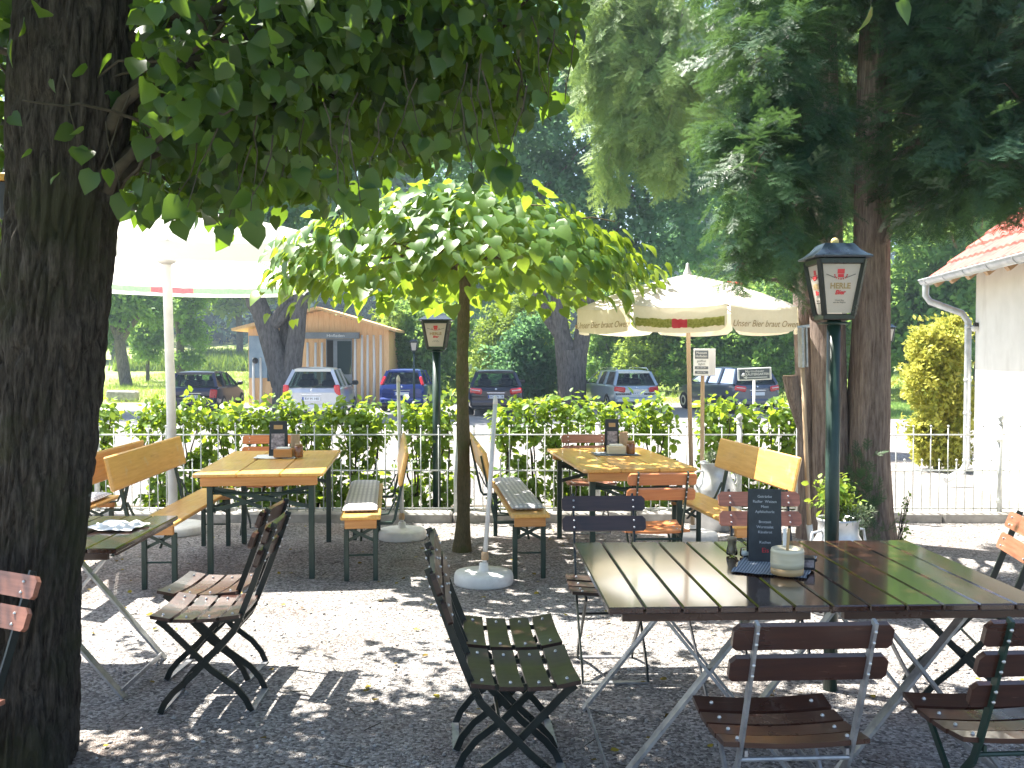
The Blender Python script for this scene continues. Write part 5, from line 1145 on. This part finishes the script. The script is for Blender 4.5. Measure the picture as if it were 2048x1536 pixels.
for (px, d, nm) in ((566, 8.02, 'left'), (1233, 8.28, 'right')):
    x = PX(px, d); t = thing('napkin_box', 'light wooden cutlery box on the %s yellow table' % nm, 'box', (x, d, .808), R(4)); MB().box((0, 0, .035), (.15, .10, .07), None, 0, .005).build('box_body', M['ceram'] if nm == 'right' else M['pine_v'], t); MB().box((0, 0, .072), (.11, .07, .02), None, 0, .004).build('napkins', M['paper'], t)
    t = thing('amber_jar', 'brown amber jar on the %s yellow table' % nm, 'jar', (x + .125, d, .808)); MB().lathe([(.034, 0), (.036, .01), (.036, .085), (.03, .095), (.001, .097)], 18).build('jar_body', M['amber'], t, True); MB().lathe([(.031, .097), (.031, .11), (.001, .112)], 18).build('lid', M['card'], t, True)
    t = thing('table_sign', 'small upright wooden card on the %s yellow table' % nm, 'card', (x + .075, d + .10, .808), R(10)); MB().box((0, 0, .09), (.075, .014, .18), (-.12, 0, 0), 0, .004).build('card_board', M['woodpole'], t); MB().box((0, .012, .008), (.085, .05, .016), None, 0, .003).build('card_foot', M['card'], t)
mb = MB(); NX = 20
for j in range(NX + 1):
    for i in range(NX + 1):
        x = -.14 + .28 * i / NX; y = -.11 + .22 * j / NX; mb.v.append(Vector((x + .015 * math.sin(y * 25), y, .006 + .035 * abs(noise.noise(Vector((x * 13, y * 13, 2)))) * (1 if .1 < i / NX < .9 else .4))))
for j in range(NX):
    for i in range(NX): a = j * (NX + 1) + i; mb.f.append((a, a + 1, a + NX + 2, a + NX + 1)); mb.m.append(0)
tag(mb.build('crumpled_cloth', M['paper'], None, True, (-2.06, 5.02, zT)), 'crumpled white cloth on the slatted table beside the linden trunk', 'cloth')

# ------------------------------------------------------------------ milk can planters and signs
def milkcan(label, x, y, s=1.0):
    t = thing('milk_can_planter', label, 'planter', (x, y, 0), R(20), 'old milk cans used as planters'); mb = MB()
    mb.lathe([(r_ * s, z * s) for r_, z in [(.175, 0), (.19, .01), (.19, .36), (.188, .38), (.15, .46), (.128, .50), (.126, .57), (.135, .59), (.138, .605), (.130, .605), (.122, .58), (.118, .56)]], 32); mb.build('can', M['zinc'], t, True)
    MB().lathe([(.001, .555 * s), (.118 * s, .56 * s), (.118 * s, .565 * s), (.001, .57 * s)], 20).build('soil', M['soil'], t)
    for sg in (-1, 1): MB().tube([(sg * .13 * s, 0, .53 * s), (sg * .20 * s, 0, .52 * s), (sg * .215 * s, 0, .44 * s), (sg * .185 * s, 0, .38 * s)], .009 * s, 8).build('handle', M['zinc'], t, True)
xm, ym = PX(1680, 6.25), 6.25; milkcan('milk can planter with herbs behind the large lantern post', xm, ym); xm2, ym2 = PX(1432, 9.2), 9.2; milkcan('milk can planter behind the bench with the dappled backrest', xm2, ym2, 1.05)
def potplant(name, label, c, blobs, mat, n, size, tmpl):
    t = thing(name, label, 'plant', c); mb = MB()
    for b in blobs:
        for q in range(5): mb.tube(curve_pts((random.uniform(-.03, .03), random.uniform(-.03, .03), 0), Vector(b[0]) - Vector(c) + Vector((random.uniform(-1, 1) * b[1][0], random.uniform(-1, 1) * b[1][1], random.uniform(0, 1) * b[1][2])) * .7, 4, 0, .04), [.004, .0035, .003, .0025, .002], 5)
    mb.build('stems', M['twig'], t); leaf_crown('leaves', mat, tmpl, n, blobs, size, t, c, 16, .3, .3, .0, .6, .7, .6)
OL = oval_leaf(.3, .1, .2); NL = oval_leaf(.1, .05, .2)
potplant('herb_plant', 'bright yellow green herb growing in the milk can behind the large lantern', (xm - .03, ym, .56), [((xm - .04, ym, .72), (.12, .11, .14)), ((xm - .03, ym, .80), (.09, .08, .10)), ((xm + .07, ym, .70), (.06, .06, .08))], M['herb'], 420, .045, OL)
potplant('silver_herb', 'silvery grey green herb at the right rim of the front milk can', (xm + .07, ym - .05, .56), [((xm + .09, ym - .06, .64), (.08, .07, .06)), ((xm + .12, ym - .05, .61), (.05, .05, .05))], M['silverherb'], 420, .03, NL)
potplant('small_herb', 'small pale herb in the milk can behind the bench', (xm2, ym2, .59), [((xm2, ym2, .67), (.08, .08, .07))], M['silverherb'], 200, .04, OL)
potplant('wiry_weed', 'thin wiry weed growing on the gravel right of the right yew trunk', (PX(1800, 8.2), 8.2, 0), [((PX(1810, 8.2), 8.2, .22), (.05, .05, .2)), ((PX(1820, 8.2), 8.2, .42), (.03, .03, .1))], M['far2'], 90, .03, OL)

t = thing('portrait_sign', 'small white portrait sign with grey panels on a wooden post beside the parasol pole', 'sign', (PX(1403, 9.35), 9.35, 0), R(-32)); zs0, zs1 = P(1400, 752, 9.3).z, P(1400, 697, 9.3).z
MB().bar((0, .03, 0), (0, .03, zs1 - .02), .03, .03).build('post', M['woodpole'], t)
bd = MB().box((0, 0, (zs0 + zs1) / 2), (.165, .012, zs1 - zs0), None, 0, .004).build('board', M['signwhite'], t); MB().box((.035, .075, (zs0 + zs1) / 2), (.15, .012, zs1 - zs0), (0, 0, R(35)), 0, .004).build('rear_board', M['signwhite'], t)
hS = zs1 - zs0
for q, hh in ((.78, .30), (.30, .10), (.13, .10)): MB().box((0.003, -.008, zs0 + hS * q), (.135, .003, hS * hh), None, 0, .001).build('grey_panel', M['signgrey'], bd)
text_obj('lettering', 'Museum\nHofladen', .032, M['signwhite'], bd, (.003, -.0105, zs0 + hS * .78)); text_obj('lettering', 'ge\u00f6ffnet\nt\u00e4glich', .028, M['signgrey'], bd, (.003, -.0075, zs0 + hS * .49)); text_obj('lettering', '10 - 18 Uhr', .02, M['signwhite'], bd, (.003, -.0105, zs0 + hS * .30)); text_obj('lettering', 'Eintritt frei', .018, M['signwhite'], bd, (.003, -.0105, zs0 + hS * .13))
dS = 11.3; t = thing('arrow_sign', 'white edged grey herb garden sign with an arrow line, standing behind the hedge', 'sign', (PX(1509, dS), dS, 0), R(-8)); zc = P(1508, 748, dS).z
MB().tube([(0, .015, 0), (0, .015, zc)], .016, 10).build('post', M['whitepole'], t, True)
bd = MB().box((0, 0, zc), (.385, .012, .145), (0, -.045, 0), 0, .006).build('board', M['signwhite'], t); MB().box((0, -.008, zc), (.34, .003, .115), (0, -.045, 0), 0, .001).build('grey_panel', M['signgrey'], bd)
text_obj('lettering', 'Martinsbauer', .040, M['signwhite'], bd, (.0, -.011, zc + .033), (PI / 2, -.045, 0), .0005); text_obj('lettering', 'KR\u00c4UTERGARTEN', .036, M['signwhite'], bd, (.022, -.011, zc - .003), (PI / 2, -.045, 0), .0012, 0, .98)
MB().box((.03, -.0105, zc - .038), (.23, .003, .010), (0, -.045, 0)).add([(-.13, -.0118, zc - .044), (-.085, -.0118, zc - .062), (-.085, -.0118, zc - .020)], [(0, 1, 2)]).ball((-.125, -.0095, zc - .008), .018, 10, 6, 0, 1.2).ball((-.14, -.0095, zc - .014), .013, 10, 6).build('arrow_mark', M['signwhite'], bd)
t = thing('edge_on_sign', 'narrow grey board on a leaning wooden pole in front of the twin-stemmed yew', 'sign', (PX(1627, 7.3), 7.3, 0)); q0 = P(1604, 735, 7.3); q1 = P(1600, 655, 7.3); o0 = Vector((PX(1627, 7.3), 7.3, 0))
MB().tube([(0, 0, 0), tuple((q0 - o0) * .5), tuple(q0 - o0 + Vector((0, 0, .1)))], .017, 10).build('pole', M['woodpole'], t, True); MB().tube([(0, 0, .20), tuple((q0 - o0) * .24)], .024, 12).build('sleeve', M['whitepole'], t, True)
m = (q0 + q1) / 2 - o0; MB().box(m, (.018, .22, (q1 - q0).length), (0, -.03, R(-9)), 0, .003).box(m + Vector((.045, .02, 0)), (.014, .22, (q1 - q0).length * .97), (0, -.03, R(-14)), 0, .003).build('board', M['galv'], t); MB().tube([tuple(q1 - o0 + Vector((-.02, 0, .0))), tuple(q1 - o0 + Vector((.07, .0, .012)))], .012, 8).build('top_cap', M['whitepole'], t)

# loose larger stones and litter on the gravel
n = 2600; yy = 3.6 + 6.0 * rng.random(n) ** 1.3; p = np.stack([(rng.random(n) - .5) * 1.25 * yy, yy, np.full(n, .004)], 1); X, Y, Z = frames(np.stack([rng.normal(size=n), rng.normal(size=n), rng.normal(size=n) * .2], 1), np.array([0, 0, 1.]) + rng.normal(size=(n, 3)) * .2)
oc = [(1, .1, 0), (-.9, 0, .1), (.1, .8, -.05), (0, -.75, .05), (.1, .05, .6), (0, 0, -.5)]; of = [(0, 2, 4), (2, 1, 4), (1, 3, 4), (3, 0, 4), (2, 0, 5), (1, 2, 5), (3, 1, 5), (0, 3, 5)]
M['pebble'] = leafmat('pebble', (.16, .15, .14), (.52, .50, .48), (.1, .1, .1), 0, .85, .2)
tag(scatter('loose_stones', M['pebble'], oc, of, p, X, Y, Z, .011 * (.5 + rng.random(n) ** 2), rng.random(n)), 'larger loose stones lying on the gravel', 'stones', kind='stuff')
n = 160; p = np.stack([rng.uniform(-3, 3, n), rng.uniform(3.6, 9, n), np.full(n, .008)], 1); X, Y, Z = frames(np.stack([rng.normal(size=n), rng.normal(size=n), np.zeros(n)], 1), np.tile(np.array([[0, 0, 1.]]), (n, 1)))
tag(scatter('twig_litter', M['twig'], [(-.02, 0, 0), (.02, 0, 0), (0, 0, .04), (.06, 1, 0), (.09, 1, 0), (.07, 1, .03)], [(0, 3, 4), (0, 4, 1), (1, 4, 5), (1, 5, 2), (2, 5, 3), (2, 3, 0)], p, X, Y, Z, .09 * (.4 + rng.random(n)), rng.random(n)), 'small dry twigs scattered over the gravel', 'twigs', kind='stuff')
# fallen leaves on the gravel
n = 260; p = np.stack([rng.uniform(-3.5, 3.5, n), rng.uniform(3.6, 9.4, n), np.full(n, .012)], 1); X, Y, Z = frames(np.stack([rng.normal(size=n), rng.normal(size=n), np.zeros(n)], 1), np.array([0, 0, 1.]) + rng.normal(size=(n, 3)) * .25)
M['fallen'] = leafmat('fallen leaf', (.10, .06, .02), (.42, .34, .05), (.3, .25, .03), .2, .8, .1)
tag(scatter('fallen_leaves', M['fallen'], *oval_leaf(.34, .1, .1), p, X, Y, Z, .035 * (.6 + .8 * rng.random(n)), rng.random(n)), 'scattered yellow and brown leaves fallen on the gravel', 'leaves', kind='stuff')

# ------------------------------------------------------------------ summer haze
hz = MB().box((0, 170, 18), (880, 520, 46)).build('haze', [], None); tag(hz, kind='stuff')
mh = bpy.data.materials.new('haze'); mh.use_nodes = True; nt = mh.node_tree; nt.nodes.clear(); om = nt.nodes.new('ShaderNodeOutputMaterial'); pv = nt.nodes.new('ShaderNodeVolumePrincipled')
pv.inputs['Color'].default_value = (.66, .82, 1, 1); pv.inputs['Density'].default_value = .0009; pv.inputs['Anisotropy'].default_value = .3; nt.links.new(pv.outputs[0], om.inputs['Volume']); hz.data.materials.append(mh)
